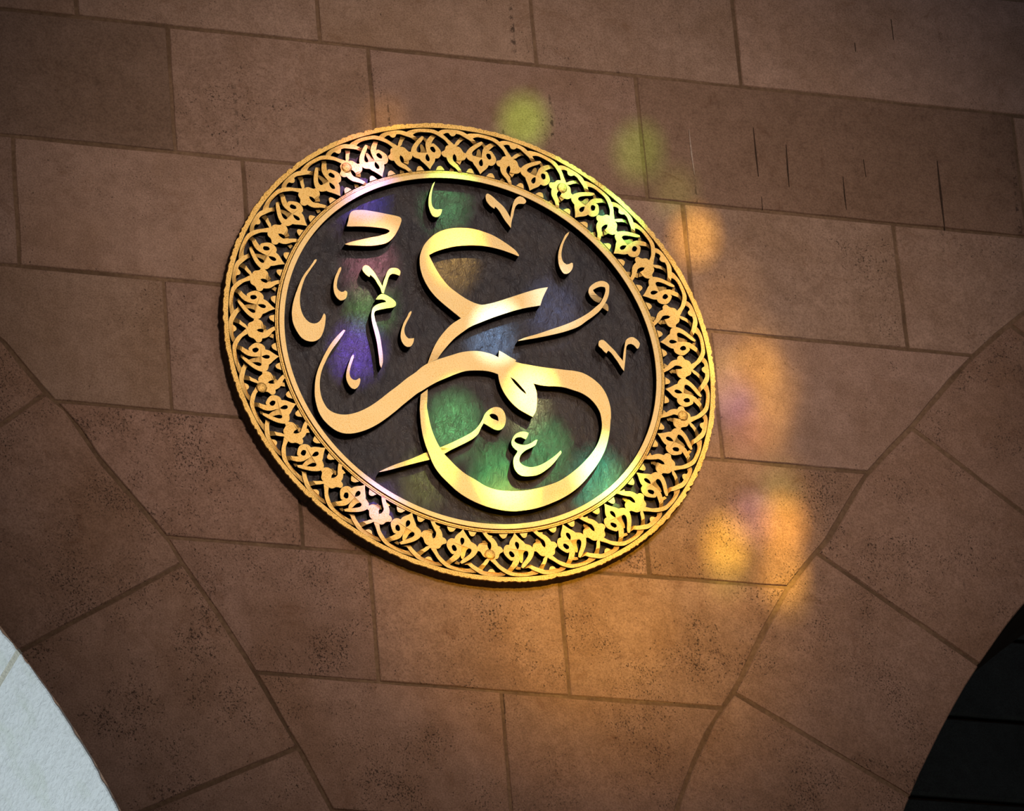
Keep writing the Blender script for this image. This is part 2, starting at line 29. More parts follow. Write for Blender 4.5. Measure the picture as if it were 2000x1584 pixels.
ORN={'palmette':[[[-0.1101,0.7849,1,0.0],[-0.1174,0.7942,0,0.0],[-0.1299,0.8075,0,0.0],[-0.1425,0.819,0,0.0],[-0.1494,0.8275,1,0.0],[-0.1602,0.829,0,0.0],[-0.1732,0.8349,0,0.0],[-0.1808,0.8461,0,0.0],[-0.1824,0.8588,0,0.0],[-0.1788,0.8721,0,0.0],[-0.1709,0.8877,0,0.0],[-0.156,0.9078,0,0.0],[-0.1413,0.9242,0,0.0],[-0.1313,0.933,1,0.0],[-0.124,0.9289,1,0.0],[-0.1292,0.9163,0,0.0],[-0.1395,0.9022,0,0.0],[-0.1509,0.8862,0,0.0],[-0.1578,0.8726,0,0.0],[-0.1585,0.8633,0,0.0],[-0.1547,0.8572,0,0.0],[-0.1465,0.8574,0,-0.002],[-0.1411,0.8638,0,-0.004],[-0.1392,0.8767,0,-0.007],[-0.1392,0.8919,0,-0.011],[-0.1349,0.9033,1,-0.014],[-0.1282,0.9022,0,-0.014],[-0.1244,0.8941,0,-0.012],[-0.1198,0.8785,0,-0.008],[-0.1172,0.8595,1,0.0],[-0.1189,0.875,0,0.0],[-0.12,0.8933,0,0.0],[-0.1182,0.9064,0,0.0],[-0.1108,0.9207,0,-0.001],[-0.097,0.9371,0,-0.001],[-0.0832,0.9536,1,-0.016],[-0.0651,0.9473,1,-0.016],[-0.0798,0.9297,0,-0.001],[-0.0884,0.9168,0,-0.001],[-0.0937,0.9064,0,0.0],[-0.0963,0.8987,1,0.0],[-0.0923,0.9034,0,0.0],[-0.0871,0.9044,0,0.0],[-0.0759,0.8964,0,0.0],[-0.065,0.8847,0,0.0],[-0.0587,0.8725,0,0.0],[-0.0592,0.8595,0,0.0],[-0.0646,0.846,0,0.0],[-0.0736,0.8386,0,0.0],[-0.0842,0.8374,1,0.0],[-0.0865,0.8252,0,0.0],[-0.0924,0.8135,0,0.0],[-0.1019,0.7996,0,0.0],[-0.1086,0.7851,1,0.0]],[[-0.1162,0.8547,1,0.0],[-0.1114,0.8464,0,0.0],[-0.1071,0.8303,0,0.0],[-0.1094,0.8227,0,0.0],[-0.1154,0.8211,0,0.0],[-0.1225,0.8267,0,0.0],[-0.1242,0.8376,0,0.0],[-0.1215,0.8471,0,0.0]],[[-0.0981,0.8884,1,0.0],[-0.0883,0.8895,1,0.0],[-0.0822,0.8809,0,0.0],[-0.08,0.8701,0,0.0],[-0.0852,0.8631,0,0.0],[-0.0918,0.8651,0,0.0],[-0.0996,0.8735,0,0.0],[-0.102,0.8824,0,0.0]]],
'vine':[[[-0.1966,0.9454,1,-0.006],[-0.1871,0.9512,0,-0.003],[-0.1722,0.9567,0,-0.001],[-0.1553,0.9618,0,0.0],[-0.1211,0.9672,0,0.0],[-0.0957,0.9684,0,0.0],[-0.0789,0.9672,0,0.0],[-0.0609,0.9599,0,0.0],[-0.0447,0.9506,0,0.0],[-0.0321,0.94,0,0.0],[-0.0196,0.9266,0,0.0],[-0.007,0.9151,0,0.0],[0.0008,0.9067,1,0.0],[-0.023,0.9037,1,0.0],[-0.0276,0.911,0,0.0],[-0.0399,0.9262,0,0.0],[-0.0559,0.9374,0,0.0],[-0.0721,0.9467,0,0.0],[-0.0885,0.9522,0,0.0],[-0.1138,0.9525,0,0.0],[-0.1393,0.9497,0,0.0],[-0.1562,0.9449,0,-0.001],[-0.1723,0.9334,1,-0.006]]],
'leafy_vine':[[[-0.0622,0.9614,1,-0.006],[-0.0543,0.9679,0,-0.003],[-0.0444,0.9721,0,-0.001],[-0.031,0.9749,0,0.0],[-0.0107,0.9761,0,0.0],[0.0113,0.9763,0,0.0],[0.0281,0.9745,0,0.0],[0.0431,0.9706,0,0.0],[0.0608,0.9596,0,0.0],[0.0769,0.9485,0,0.0],[0.0897,0.9357,0,-0.001],[0.112,0.9312,1,-0.018],[0.0925,0.9207,1,-0.018],[0.077,0.9241,0,-0.001],[0.0689,0.9328,0,0.0],[0.0544,0.9423,0,0.0],[0.0398,0.9508,0,0.0],[0.0268,0.9577,0,0.0],[0.0117,0.9597,1,0.0],[0.0079,0.9537,0,0.0],[0.0006,0.9474,0,0.0],[-0.0079,0.9464,0,0.0],[-0.0143,0.9513,0,0.0],[-0.018,0.9582,1,0.0],[-0.0237,0.96,0,0.0],[-0.0316,0.9588,0,-0.002],[-0.0426,0.9524,1,-0.006]]],
'knot':[[[-0.023,0.9037,1,0.0],[-0.0318,0.9004,0,0.0],[-0.0374,0.8933,0,0.0],[-0.0408,0.8818,0,0.0],[-0.0472,0.8746,1,0.0],[-0.0543,0.8711,0,0.0],[-0.0572,0.8634,0,0.0],[-0.0539,0.8546,0,0.0],[-0.0459,0.8481,0,0.0],[-0.0376,0.8471,1,0.0],[-0.035,0.8364,0,0.0],[-0.0277,0.8224,0,0.0],[-0.0151,0.8109,0,0.0],[-0.0023,0.8013,0,0.0],[0.0053,0.7911,0,0.0],[0.0111,0.7839,1,-0.004],[0.0233,0.7889,1,-0.004],[0.0192,0.7963,0,0.0],[0.0133,0.8067,0,0.0],[0.0056,0.8169,0,0.0],[-0.002,0.8271,0,0.0],[-0.0098,0.8355,0,0.0],[-0.0113,0.8482,0,0.0],[-0.0088,0.8595,0,0.0],[-0.0031,0.8666,1,0.0],[0.0022,0.8589,0,0.0],[0.0046,0.8463,0,0.0],[0.0041,0.8387,0,-0.003],[0.0023,0.8371,1,-0.008],[0.0186,0.8238,1,-0.008],[0.0224,0.8302,0,-0.004],[0.0242,0.8383,1,0.0],[0.0346,0.8422,0,0.0],[0.044,0.8543,0,0.0],[0.0464,0.8675,0,0.0],[0.044,0.8746,0,0.0],[0.0373,0.8757,0,0.0],[0.0312,0.8842,0,0.0],[0.0252,0.8947,0,0.0],[0.0172,0.9002,0,0.0],[0.0064,0.9022,1,0.0],[0.018,0.9105,0,0.0],[0.0238,0.9195,0,0.0],[0.0361,0.9316,0,-0.001],[0.0549,0.9479,1,-0.018],[0.0353,0.9578,1,-0.018],[0.0177,0.9341,0,-0.001],[0.007,0.9204,0,0.0],[0.0011,0.9095,1,0.0]]],
'tendril':[[[0.0057,0.8421,1,-0.012],[0.0223,0.8283,1,-0.012],[0.0151,0.822,0,-0.017],[0.0023,0.8125,0,-0.019],[-0.0075,0.7939,1,-0.014],[-0.0242,0.7967,1,-0.014],[-0.0136,0.8185,0,-0.018],[-0.0027,0.832,0,-0.017]]],
'link':[[[-0.1243,0.9352,1,-0.008],[-0.1152,0.9336,0,-0.013],[-0.1069,0.9307,1,-0.016],[-0.113,0.9161,1,-0.016],[-0.1202,0.9228,0,-0.013],[-0.1285,0.9246,1,-0.008]]],
'bead':[[[-0.165,0.776,1,-0.007],[-0.1622,0.7831,0,-0.007],[-0.1599,0.7916,0,-0.007],[-0.1544,0.7978,0,-0.007],[-0.1467,0.7995,0,-0.007],[-0.1403,0.7947,0,-0.007],[-0.1359,0.7869,0,-0.007],[-0.1321,0.7815,1,-0.007]],[[-0.0836,0.7881,1,-0.007],[-0.0801,0.7949,0,-0.007],[-0.0766,0.8026,0,-0.007],[-0.0703,0.8079,0,-0.007],[-0.0617,0.8098,0,-0.007],[-0.0554,0.8049,0,-0.007],[-0.0509,0.7981,0,-0.007],[-0.048,0.792,1,-0.007]]]}
STONES=[[[-2.2,1.905],[-2.2,2.46],[-3.6,2.46],[-3.6,1.905]],[[-1.0,1.905],[-1.0,2.46],[-2.2,2.46],[-2.2,1.905]],[[0.1,1.905],[0.1,2.46],[-1.0,2.46],[-1.0,1.905]],[[1.0,1.905],[1.0,2.46],[0.1,2.46],[0.1,1.905]],[[2.0,1.905],[2.0,2.46],[1.0,2.46],[1.0,1.905]],[[3.2,1.905],[3.2,2.46],[2.0,2.46],[2.0,1.905]],[[4.2,1.905],[4.2,2.46],[3.2,2.46],[3.2,1.905]],[[-2.4,1.348],[-2.4,1.905],[-3.6,1.905],[-3.6,1.348]],[[-1.492,1.348],[-1.492,1.905],[-2.4,1.905],[-2.4,1.348]],[[-0.502,1.348],[-0.502,1.905],[-1.492,1.905],[-1.492,1.348]],[[0.397,1.348],[0.397,1.905],[-0.502,1.905],[-0.502,1.348]],[[1.265,1.348],[1.265,1.905],[0.397,1.905],[0.397,1.348]],[[3.1,1.348],[3.1,1.905],[1.265,1.905],[1.265,1.348]],[[4.2,1.348],[4.2,1.905],[3.1,1.905],[3.1,1.348]],[[-2.2,0.783],[-2.2,1.348],[-3.6,1.348],[-3.6,0.783]],[[-1.126,0.783],[-1.126,1.348],[-2.2,1.348],[-2.2,0.783]],[[-0.305,0.783],[-0.305,1.348],[-1.126,1.348],[-1.126,0.783]],[[0.814,0.783],[0.814,1.348],[-0.305,1.348],[-0.305,0.783]],[[2.436,0.783],[2.436,1.348],[0.814,1.348],[0.814,0.783]],[[2.9274,0.783],[3.1451,0.896],[3.3,1.009],[3.3,1.122],[3.3,1.235],[3.3,1.348],[2.436,1.348],[2.436,0.783]],[[4.2,1.009],[4.2,1.122],[4.2,1.235],[4.2,1.348],[3.3,1.348],[3.3,0.783]],[[-2.6,0.213],[-2.6,0.783],[-3.6,0.783],[-3.6,0.669],[-2.9323,0.555],[-2.6912,0.441]],[[-1.777,0.213],[-1.777,0.783],[-2.6,0.783],[-2.6,0.669],[-2.6,0.555],[-2.6,0.441],[-2.4825,0.327],[-2.2976,0.213]],[[-0.856,0.213],[-0.856,0.783],[-1.777,0.783],[-1.777,0.213]],[[0.08,0.213],[0.08,0.783],[-0.856,0.783],[-0.856,0.213]],[[0.96,0.213],[0.96,0.783],[0.08,0.783],[0.08,0.213]],[[1.857,0.213],[1.857,0.783],[0.96,0.783],[0.96,0.213]],[[2.1369,0.213],[2.2591,0.327],[2.3914,0.441],[2.5537,0.555],[2.7313,0.669],[2.75,0.783],[1.857,0.783],[1.857,0.213]],[[-2.0,-0.356],[-2.0,0.213],[-2.2976,0.213],[-2.1315,0.0992]],[[-1.207,-0.356],[-1.207,0.213],[-2.0,0.213],[-2.0,0.0992],[-1.9804,-0.0146],[-1.8501,-0.1284],[-1.7627,-0.2422],[-1.665,-0.356]],[[-0.33,-0.356],[-0.33,0.213],[-1.207,0.213],[-1.207,-0.356]],[[0.42,-0.356],[0.42,0.213],[-0.33,0.213],[-0.33,-0.356]],[[1.02,-0.356],[1.02,0.213],[0.42,0.213],[0.42,-0.356]],[[1.6278,-0.356],[1.7316,-0.2422],[1.8401,-0.1284],[1.9322,-0.0146],[2.0302,0.0992],[2.1369,0.213],[1.02,0.213],[1.02,-0.356]],[[-0.722,-0.893],[-0.722,-0.356],[-1.665,-0.356],[-1.5755,-0.4634],[-1.5125,-0.5708],[-1.4302,-0.6782],[-1.3426,-0.7856],[-1.2607,-0.893]],[[-0.03,-0.893],[-0.03,-0.356],[-0.722,-0.356],[-0.722,-0.893]],[[0.667,-0.893],[0.667,-0.356],[-0.03,-0.356],[-0.03,-0.893]],[[1.2379,-0.893],[1.3237,-0.7856],[1.4147,-0.6782],[1.4846,-0.5708],[1.5524,-0.4634],[1.6278,-0.356],[0.667,-0.356],[0.667,-0.893]],[[-0.461,-1.432],[-0.461,-0.893],[-1.2607,-0.893],[-1.202,-1.0008],[-1.1321,-1.1086],[-1.0662,-1.2164],[-1.0037,-1.3242],[-0.9454,-1.432]],[[0.297,-1.432],[0.297,-0.893],[-0.461,-0.893],[-0.461,-1.432]],[[0.9147,-1.432],[0.9855,-1.3242],[1.0427,-1.2164],[1.1033,-1.1086],[1.1677,-1.0008],[1.2379,-0.893],[0.297,-0.893],[0.297,-1.432]],[[0.0215,-1.976],[0.0215,-1.432],[-0.9454,-1.432],[-0.8895,-1.5408],[-0.8374,-1.6496],[-0.7806,-1.7584],[-0.73,-1.8672],[-0.683,-1.976]],[[0.6484,-1.976],[0.687,-1.8672],[0.733,-1.7584],[0.7844,-1.6496],[0.8424,-1.5408],[0.9147,-1.432],[0.0215,-1.432],[0.0215,-1.976]],[[-0.31,-2.52],[-0.31,-1.976],[-0.683,-1.976],[-0.645,-2.0848],[-0.6104,-2.1936],[-0.5791,-2.3024],[-0.5508,-2.4112],[-0.5256,-2.52]],[[0.3,-2.52],[0.3,-1.976],[-0.31,-1.976],[-0.31,-2.52]],[[0.4993,-2.52],[0.5238,-2.4112],[0.5509,-2.3024],[0.5807,-2.1936],[0.6131,-2.0848],[0.6484,-1.976],[0.3,-1.976],[0.3,-2.52]],[[-0.25,-3.1],[-0.25,-2.52],[-0.5256,-2.52],[-0.4967,-2.665],[-0.473,-2.81],[-0.4544,-2.955],[-0.4408,-3.1]],[[0.4113,-3.1],[0.4267,-2.955],[0.4464,-2.81],[0.4706,-2.665],[0.4993,-2.52],[-0.25,-2.52],[-0.25,-3.1]],[[0.2,-3.68],[0.2,-3.1],[-0.4408,-3.1],[-0.4323,-3.245],[-1.2185,-3.39],[-1.2185,-3.535],[-1.2185,-3.68]],[[1.2335,-3.68],[1.2335,-3.535],[0.3964,-3.39],[0.4002,-3.245],[0.4113,-3.1],[0.2,-3.1],[0.2,-3.68]],[[-0.25,-4.26],[-0.25,-3.68],[-1.2185,-3.68],[-1.2185,-3.825],[-1.2185,-3.97],[-1.2185,-4.115],[-1.2185,-4.26]],[[1.2335,-4.26],[1.2335,-4.115],[1.2335,-3.97],[1.2335,-3.825],[1.2335,-3.68],[-0.25,-3.68],[-0.25,-4.26]],[[0.2,-4.84],[0.2,-4.26],[-1.2185,-4.26],[-1.2185,-4.405],[-1.2185,-4.55],[-1.2185,-4.695],[-1.2185,-4.84]],[[1.2335,-4.84],[1.2335,-4.695],[1.2335,-4.55],[1.2335,-4.405],[1.2335,-4.26],[0.2,-4.26],[0.2,-4.84]],[[-0.25,-5.42],[-0.25,-4.84],[-1.2185,-4.84],[-1.2185,-4.985],[-1.2185,-5.13],[-1.2185,-5.275],[-1.2185,-5.42]],[[1.2335,-5.42],[1.2335,-5.275],[1.2335,-5.13],[1.2335,-4.985],[1.2335,-4.84],[-0.25,-4.84],[-0.25,-5.42]],[[0.2,-6.0],[0.2,-5.42],[-1.2185,-5.42],[-1.2185,-5.565],[-1.2185,-5.71],[-1.2185,-5.855],[-1.2185,-6.0]],[[1.2335,-6.0],[1.2335,-5.855],[1.2335,-5.71],[1.2335,-5.565],[1.2335,-5.42],[0.2,-5.42],[0.2,-6.0]]]
VL=[[[[-0.4438,-3.7793],[-0.4426,-3.0776],[-1.2309,-3.1809],[-1.2256,-3.2759],[-1.2229,-3.371],[-1.2228,-3.4661],[-1.2253,-3.5613],[-1.2305,-3.6563],[-1.2383,-3.7511]],-0.0959,0.0699],[[[-0.4426,-3.0776],[-0.5572,-2.3854],[-1.3177,-2.6173],[-1.2967,-2.7101],[-1.2784,-2.8035],[-1.2626,-2.8973],[-1.2494,-2.9915],[-1.2388,-3.0861],[-1.2309,-3.1809]],0.0699,0.2357],[[[-0.5572,-2.3854],[-0.6813,-1.98],[-0.7966,-1.7268],[-1.4963,-2.0758],[-1.4603,-2.1639],[-1.4268,-2.2529],[-1.3958,-2.3429],[-1.3672,-2.4336],[-1.3412,-2.5251],[-1.3177,-2.6173]],0.2357,0.4015],[[[-0.7966,-1.7268],[-0.838,-1.6484],[-0.9437,-1.4352],[-1.0874,-1.1815],[-1.2031,-0.9992],[-1.8611,-1.4239],[-1.7906,-1.5268],[-1.7238,-1.6322],[-1.661,-1.7399],[-1.602,-1.8499],[-1.5471,-1.9619],[-1.4963,-2.0758]],0.4015,0.6189],[[[-1.2031,-0.9992],[-1.2506,-0.9066],[-1.4933,-0.605],[-1.6218,-0.3889],[-1.7012,-0.3273],[-2.3543,-0.8693],[-2.264,-0.9541],[-2.1768,-1.0422],[-2.0927,-1.1333],[-2.012,-1.2274],[-1.9348,-1.3243],[-1.8611,-1.4239]],0.6189,0.8349],[[[-1.7012,-0.3273],[-1.8674,-0.1068],[-2.2228,0.1631],[-2.8073,-0.5228],[-2.7279,-0.5753],[-2.65,-0.6299],[-2.5736,-0.6867],[-2.4989,-0.7455],[-2.4257,-0.8064],[-2.3543,-0.8693]],0.8349,1.0007],[[[-2.2228,0.1631],[-2.8479,0.5171],[-3.3111,-0.2559],[-3.2242,-0.2945],[-3.1383,-0.3355],[-3.0537,-0.3789],[-2.9702,-0.4246],[-2.888,-0.4726],[-2.8073,-0.5228]],1.0007,1.1665],[[[-2.8479,0.5171],[-3.5229,0.7631],[-3.8521,-0.0758],[-3.76,-0.0995],[-3.6686,-0.1258],[-3.5779,-0.1546],[-3.4881,-0.1859],[-3.3991,-0.2197],[-3.3111,-0.2559]],1.1665,1.3323],[[[-3.5229,0.7631],[-4.2292,0.8943],[-4.4155,0.0126],[-4.3207,0.0044],[-4.2262,-0.0065],[-4.132,-0.0199],[-4.0382,-0.0359],[-3.9449,-0.0546],[-3.8521,-0.0758]],1.3323,1.4981]]
VR=[[[[0.3964,-3.3161],[0.4763,-2.6341],[1.301,-2.83],[1.2854,-2.9236],[1.272,-3.0175],[1.2608,-3.1116],[1.2517,-3.2061],[1.2449,-3.3006],[1.2403,-3.3954]],0.0372,0.1768],[[[0.4763,-2.6341],[0.6504,-1.9699],[1.4398,-2.2787],[1.4114,-2.3691],[1.385,-2.4602],[1.3608,-2.5519],[1.3387,-2.6442],[1.3188,-2.7369],[1.301,-2.83]],0.1768,0.3165],[[[0.6504,-1.9699],[0.6819,-1.8797],[0.7613,-1.695],[0.8749,-1.4824],[0.9663,-1.362],[1.654,-1.752],[1.6133,-1.8376],[1.5745,-1.9242],[1.5377,-2.0116],[1.503,-2.0999],[1.4704,-2.1889],[1.4398,-2.2787]],0.3165,0.4561],[[[0.9663,-1.362],[1.2255,-0.909],[1.3697,-0.7305],[2.0061,-1.1649],[1.9406,-1.2585],[1.8778,-1.3539],[1.8177,-1.451],[1.7604,-1.5498],[1.7058,-1.6502],[1.654,-1.752]],0.4561,0.6243],[[[1.3697,-0.7305],[1.432,-0.6585],[1.6123,-0.3736],[1.8325,-0.1382],[2.4691,-0.6277],[2.3856,-0.7115],[2.3045,-0.7977],[2.2259,-0.8862],[2.15,-0.9769],[2.0767,-1.0699],[2.0061,-1.1649]],0.6243,0.7985],[[[1.8325,-0.1382],[2.1092,0.1861],[2.3105,0.3727],[3.0451,-0.1608],[2.9434,-0.2312],[2.8438,-0.3046],[2.7465,-0.3811],[2.6516,-0.4605],[2.5591,-0.5427],[2.4691,-0.6277]],0.7985,0.9807],[[[2.3105,0.3727],[2.3807,0.4332],[2.8822,0.7578],[3.5385,0.1219],[3.4536,0.0796],[3.3697,0.0354],[3.2869,-0.0108],[3.2051,-0.0589],[3.1245,-0.1089],[3.0451,-0.1608]],0.9807,1.1203],[[[2.8822,0.7578],[3.505,1.0542],[4.0663,0.3331],[3.9764,0.3031],[3.8872,0.2709],[3.7987,0.2367],[3.7111,0.2005],[3.6243,0.1622],[3.5385,0.1219]],1.1203,1.2599],[[[3.505,1.0542],[4.1629,1.261],[4.6185,0.4689],[4.5252,0.4516],[4.4324,0.4322],[4.34,0.4106],[4.2482,0.3869],[4.157,0.3611],[4.0663,0.3331]],1.2599,1.3996],[[[4.1629,1.261],[4.8432,1.3743],[5.1841,0.5264],[5.0894,0.5223],[4.9948,0.516],[4.9003,0.5075],[4.8061,0.4968],[4.7121,0.4839],[4.6185,0.4689]],1.3996,1.5392]]
CL=[-4.6655,-3.4213,3.443]
CR=[5.3129,-3.547,4.0754]
CAM=[-8.744617037919806,-13.153325905228074,23.030368339100125]
CAMROT=[[0.9439597759351047,-0.08463961332538907,-0.319023631213544],[-0.07758532142552846,0.8825769542918775,-0.46372237130870697],[0.3208121869814863,0.4624868166867046,0.8265503524136653]]
FPX=14177.954221514501

HW = 0.058            # the gilded faces stand this far in front of the stone face
H0 = 14.9             # height of the medallion centre above the floor
def W(x, z, d=0.0):   # wall metres (x, z, d out of the wall from the gilded face) -> world
    return Vector((x, -(HW + d), z + H0))

# ---------------------------------------------------------------- camera
cd = bpy.data.cameras.new('camera'); cam = bpy.data.objects.new('camera', cd); C.objects.link(cam)
cd.sensor_fit = 'HORIZONTAL'; cd.sensor_width = 36.0; cd.lens = FPX / 2000 * 36.0
cd.clip_start = 0.5; cd.clip_end = 200
A = Matrix(((1, 0, 0), (0, 0, -1), (0, 1, 0)))          # wall axes -> world axes
cam.matrix_world = Matrix.Translation(W(*CAM)) @ (A @ Matrix(CAMROT)).to_4x4()
scene.camera = cam

# ---------------------------------------------------------------- world, lamps, exposure
scene.view_settings.view_transform = 'Standard'; scene.view_settings.look = 'None'
scene.view_settings.gamma = 1.0; scene.view_settings.exposure = 0.0
scene.view_settings.use_curve_mapping = False
wd = bpy.data.worlds.new('interior_air'); scene.world = wd; wd.use_nodes = True
bg = wd.node_tree.nodes['Background']; bg.inputs[0].default_value = (1.0, 0.80, 0.72, 1); bg.inputs[1].default_value = 0.034

def spot(name, target, src, radius, power, col, blend=0.6, size=0.03):
    l = bpy.data.lights.new(name, 'SPOT'); l.energy = power; l.color = col; l.spot_blend = blend; l.shadow_soft_size = size
    o = bpy.data.objects.new(name, l); C.objects.link(o)
    d = Vector(target) - Vector(src)
    l.spot_size = max(2 * math.atan(radius / d.length), 0.0175)
    o.location = src; o.rotation_euler = d.to_track_quat('-Z', 'Y').to_euler()
    return o
def area(name, src, target, sx, sy, power, col):
    l = bpy.data.lights.new(name, 'AREA'); l.shape = 'RECTANGLE'; l.size = sx; l.size_y = sy; l.energy = power; l.color = col
    o = bpy.data.objects.new(name, l); C.objects.link(o)
    o.location = src; o.rotation_euler = (Vector(target) - Vector(src)).to_track_quat('-Z', 'Y').to_euler()
    return o

MIRROR = Vector((0.33, -0.80, 0.50)).normalized()
# lamps of the hall
t = W(0.28, 0.16)
spot('hall_lamp', t, t + Vector((-0.6, -9.0, 0.8)), 2.8, 1340, (1.0, 0.81, 0.68), 1.0, 0.6)
t = W(0.42, -0.94)
spot('chandelier_lamp', t, t + Vector((0.5, -7.5, -1.2)), 0.85, 1800, (1.0, 0.59, 0.03), 1.0, 0.4)
# window light from the opposite side of the hall, a soft gleam on the gilding
t = W(0.15, -0.1)
spot('window_light', t, t + MIRROR * 11.0, 2.5, 640, (1.0, 0.86, 0.72), 1.0, 1.2)
sheen_src = W(0.3, -0.1) + Vector((0.40, -0.78, 0.48)).normalized() * 14.0
area('blue_sheen_fill', sheen_src, W(0.3, -0.1), 5.0, 3.0, 95, (0.42, 0.62, 1.0))  # unseen blue area lamp, added for a cool sheen on the dark ground
# daylight falling through the left arch from the aisle behind it
area('aisle_daylight', (-4.6, 0.75, H0 - 5.2), (-1.6, 0.75, H0 - 1.6), 2.2, 1.2, 150, (0.80, 0.93, 1.0))
# sun through the small panes of a stained glass window high in the opposite wall, plus added halo beams
SUN = Vector((0.24, -0.72, 0.65)).normalized() * 10.0
BEAMS = [  # x, z on the wall, depth, radius, strength, colour
(1.111, -0.037, -0.058, 0.298, 0.30, (1, 0.66, 0.25)),  # this and the other wide weak beams are added for warm scattered halo
(1.085, -0.623, -0.058, 0.319, 0.38, (1, 0.62, 0.15)),
(1.041, 0.343, -0.058, 0.234, 0.28, (1, 0.66, 0.3)),
(0.406, -1.055, -0.058, 0.362, 0.25, (1, 0.58, 0.06)),
(0.319, 1.080, -0.058, 0.094, 1.71, (0.42, 1, 0.04)),
(0.797, 1.000, -0.058, 0.100, 1.00, (0.42, 1, 0.06)),
(1.000, 0.634, -0.058, 0.098, 2.70, (1, 0.62, 0.08)),
(0.932, 0.828, -0.058, 0.089, 0.50, (0.7, 1, 0.15)),
(-0.263, 1.010, -0.058, 0.064, 0.60, (1, 0.6, 0.1)),
(1.065, 0.330, -0.058, 0.106, 0.45, (1, 0.6, 0.2)),
(1.204, 0.081, -0.058, 0.098, 1.71, (1, 0.62, 0.08)),
(1.266, -0.027, -0.058, 0.089, 0.90, (1, 0.62, 0.1)),
(1.226, -0.173, -0.058, 0.089, 1.00, (1, 0.6, 0.1)),
(1.056, 0.014, -0.058, 0.068, 1.20, (1, 0.8, 0.3)),
(1.090, -0.073, -0.058, 0.064, 0.80, (0.6, 0.3, 1)),
(1.126, -0.212, -0.058, 0.085, 0.60, (1, 0.45, 0.6)),
(1.001, -0.723, -0.058, 0.096, 3.24, (1, 0.72, 0.06)),
(1.240, -0.620, -0.058, 0.094, 2.97, (1, 0.58, 0.07)),
(1.115, -0.598, -0.058, 0.081, 1.00, (0.65, 0.4, 1)),
(1.219, -0.828, -0.058, 0.098, 1.89, (1, 0.62, 0.08)),
(1.235, -0.919, -0.058, 0.068, 0.80, (1, 0.7, 0.08)),
(1.242, -0.475, -0.058, 0.077, 0.50, (0.7, 1, 0.15)),
(0.990, -0.841, -0.058, 0.077, 0.50, (0.7, 1, 0.15)),
(-0.372, 0.651, -0.030, 0.085, 2.00, (0.12, 0.1, 1)),
(-0.042, 0.661, -0.030, 0.085, 1.60, (0.25, 1, 0.35)),
(-0.372, 0.353, -0.030, 0.094, 2.00, (1, 0.35, 0.45)),
(-0.379, 0.179, -0.030, 0.077, 1.60, (0.4, 1, 0.25)),
(-0.451, -0.025, -0.030, 0.094, 3.20, (0.25, 0.12, 1)),
(-0.035, 0.400, -0.030, 0.098, 2.20, (1, 0.6, 0.15)),
(0.100, 0.065, -0.030, 0.085, 2.80, (0.35, 0.6, 1)),
(-0.084, -0.312, -0.030, 0.102, 3.00, (0.2, 1, 0.3)),
(0.270, -0.401, -0.030, 0.106, 2.40, (0.15, 1, 0.3)),
(0.079, -0.518, -0.030, 0.102, 3.00, (0.12, 1, 0.25)),
(0.482, -0.503, -0.030, 0.098, 3.20, (0.05, 1, 0.55)),
(0.651, 0.632, -0.030, 0.089, 2.60, (0.15, 1, 0.45)),
(-0.429, -0.707, -0.030, 0.089, 1.70, (0.3, 0.15, 1)),
(-0.213, -0.556, -0.030, 0.085, 1.20, (0.7, 0.8, 0.15)),
(0.102, -0.626, -0.030, 0.072, 4.00, (0.8, 1, 0.15)),
(0.460, 0.768, -0.030, 0.085, 1.20, (0.3, 1, 0.5)),
(-0.396, 0.754, -0.030, 0.085, 1.20, (1, 0.4, 0.9)),
(0.219, -0.205, -0.030, 0.072, 2.50, (1, 1, 0.4)),
(0.545, -0.553, -0.030, 0.072, 2.00, (0.6, 1, 0.15)),
(0.362, 0.236, -0.030, 0.106, 0.80, (0.4, 0.5, 1)),
(-0.427, 0.609, -0.030, 0.077, 0.50, (0.4, 0.2, 1)),
]
for bx, bz, bd, br, bs, bc in BEAMS:
    t = W(bx, bz, bd)
    spot('stained_glass_ray_and_halo', t, t + SUN, br, bs * 3000.0, bc, 0.22, 0.05)

# ---------------------------------------------------------------- materials
def new_mat(name):
    m = bpy.data.materials.new(name); m.use_nodes = True
    nt = m.node_tree; b = nt.nodes['Principled BSDF']
    return m, nt, b
def N(nt, typ, **kw):
    n = nt.nodes.new(typ)
    for k, v in kw.items(): setattr(n, k, v)
    return n
def noise(nt, vec, scale, detail=4, rough=0.55, dist=0.0):
    n = N(nt, 'ShaderNodeTexNoise'); n.inputs['Scale'].default_value = scale; n.inputs['Detail'].default_value = detail
    n.inputs['Roughness'].default_value = rough; n.inputs['Distortion'].default_value = dist
    nt.links.new(vec, n.inputs['Vector']); return n.outputs['Fac']
def ramp(nt, fac, stops):
    r = N(nt, 'ShaderNodeValToRGB'); e = r.color_ramp.elements
    while len(e) < len(stops): e.new(0.5)
    for x, (p, c) in zip(e, stops): x.position = p; x.color = (*c, 1) if len(c) == 3 else c
    nt.links.new(fac, r.inputs[0]); return r.outputs[0]
def mix(nt, mode, fac, a, b):
    m = N(nt, 'ShaderNodeMix', data_type='RGBA', blend_type=mode)
    if isinstance(fac, (int, float)): m.inputs[0].default_value = fac
    else: nt.links.new(fac, m.inputs[0])
    for s, v in ((6, a), (7, b)):
        if isinstance(v, tuple): m.inputs[s].default_value = (*v, 1)
        else: nt.links.new(v, m.inputs[s])
    return m.outputs[2]
def math_(nt, op, a, b):
    m = N(nt, 'ShaderNodeMath', operation=op)
    for i, v in ((0, a), (1, b)):
        if isinstance(v, (int, float)): m.inputs[i].default_value = v
        else: nt.links.new(v, m.inputs[i])
    return m.outputs[0]
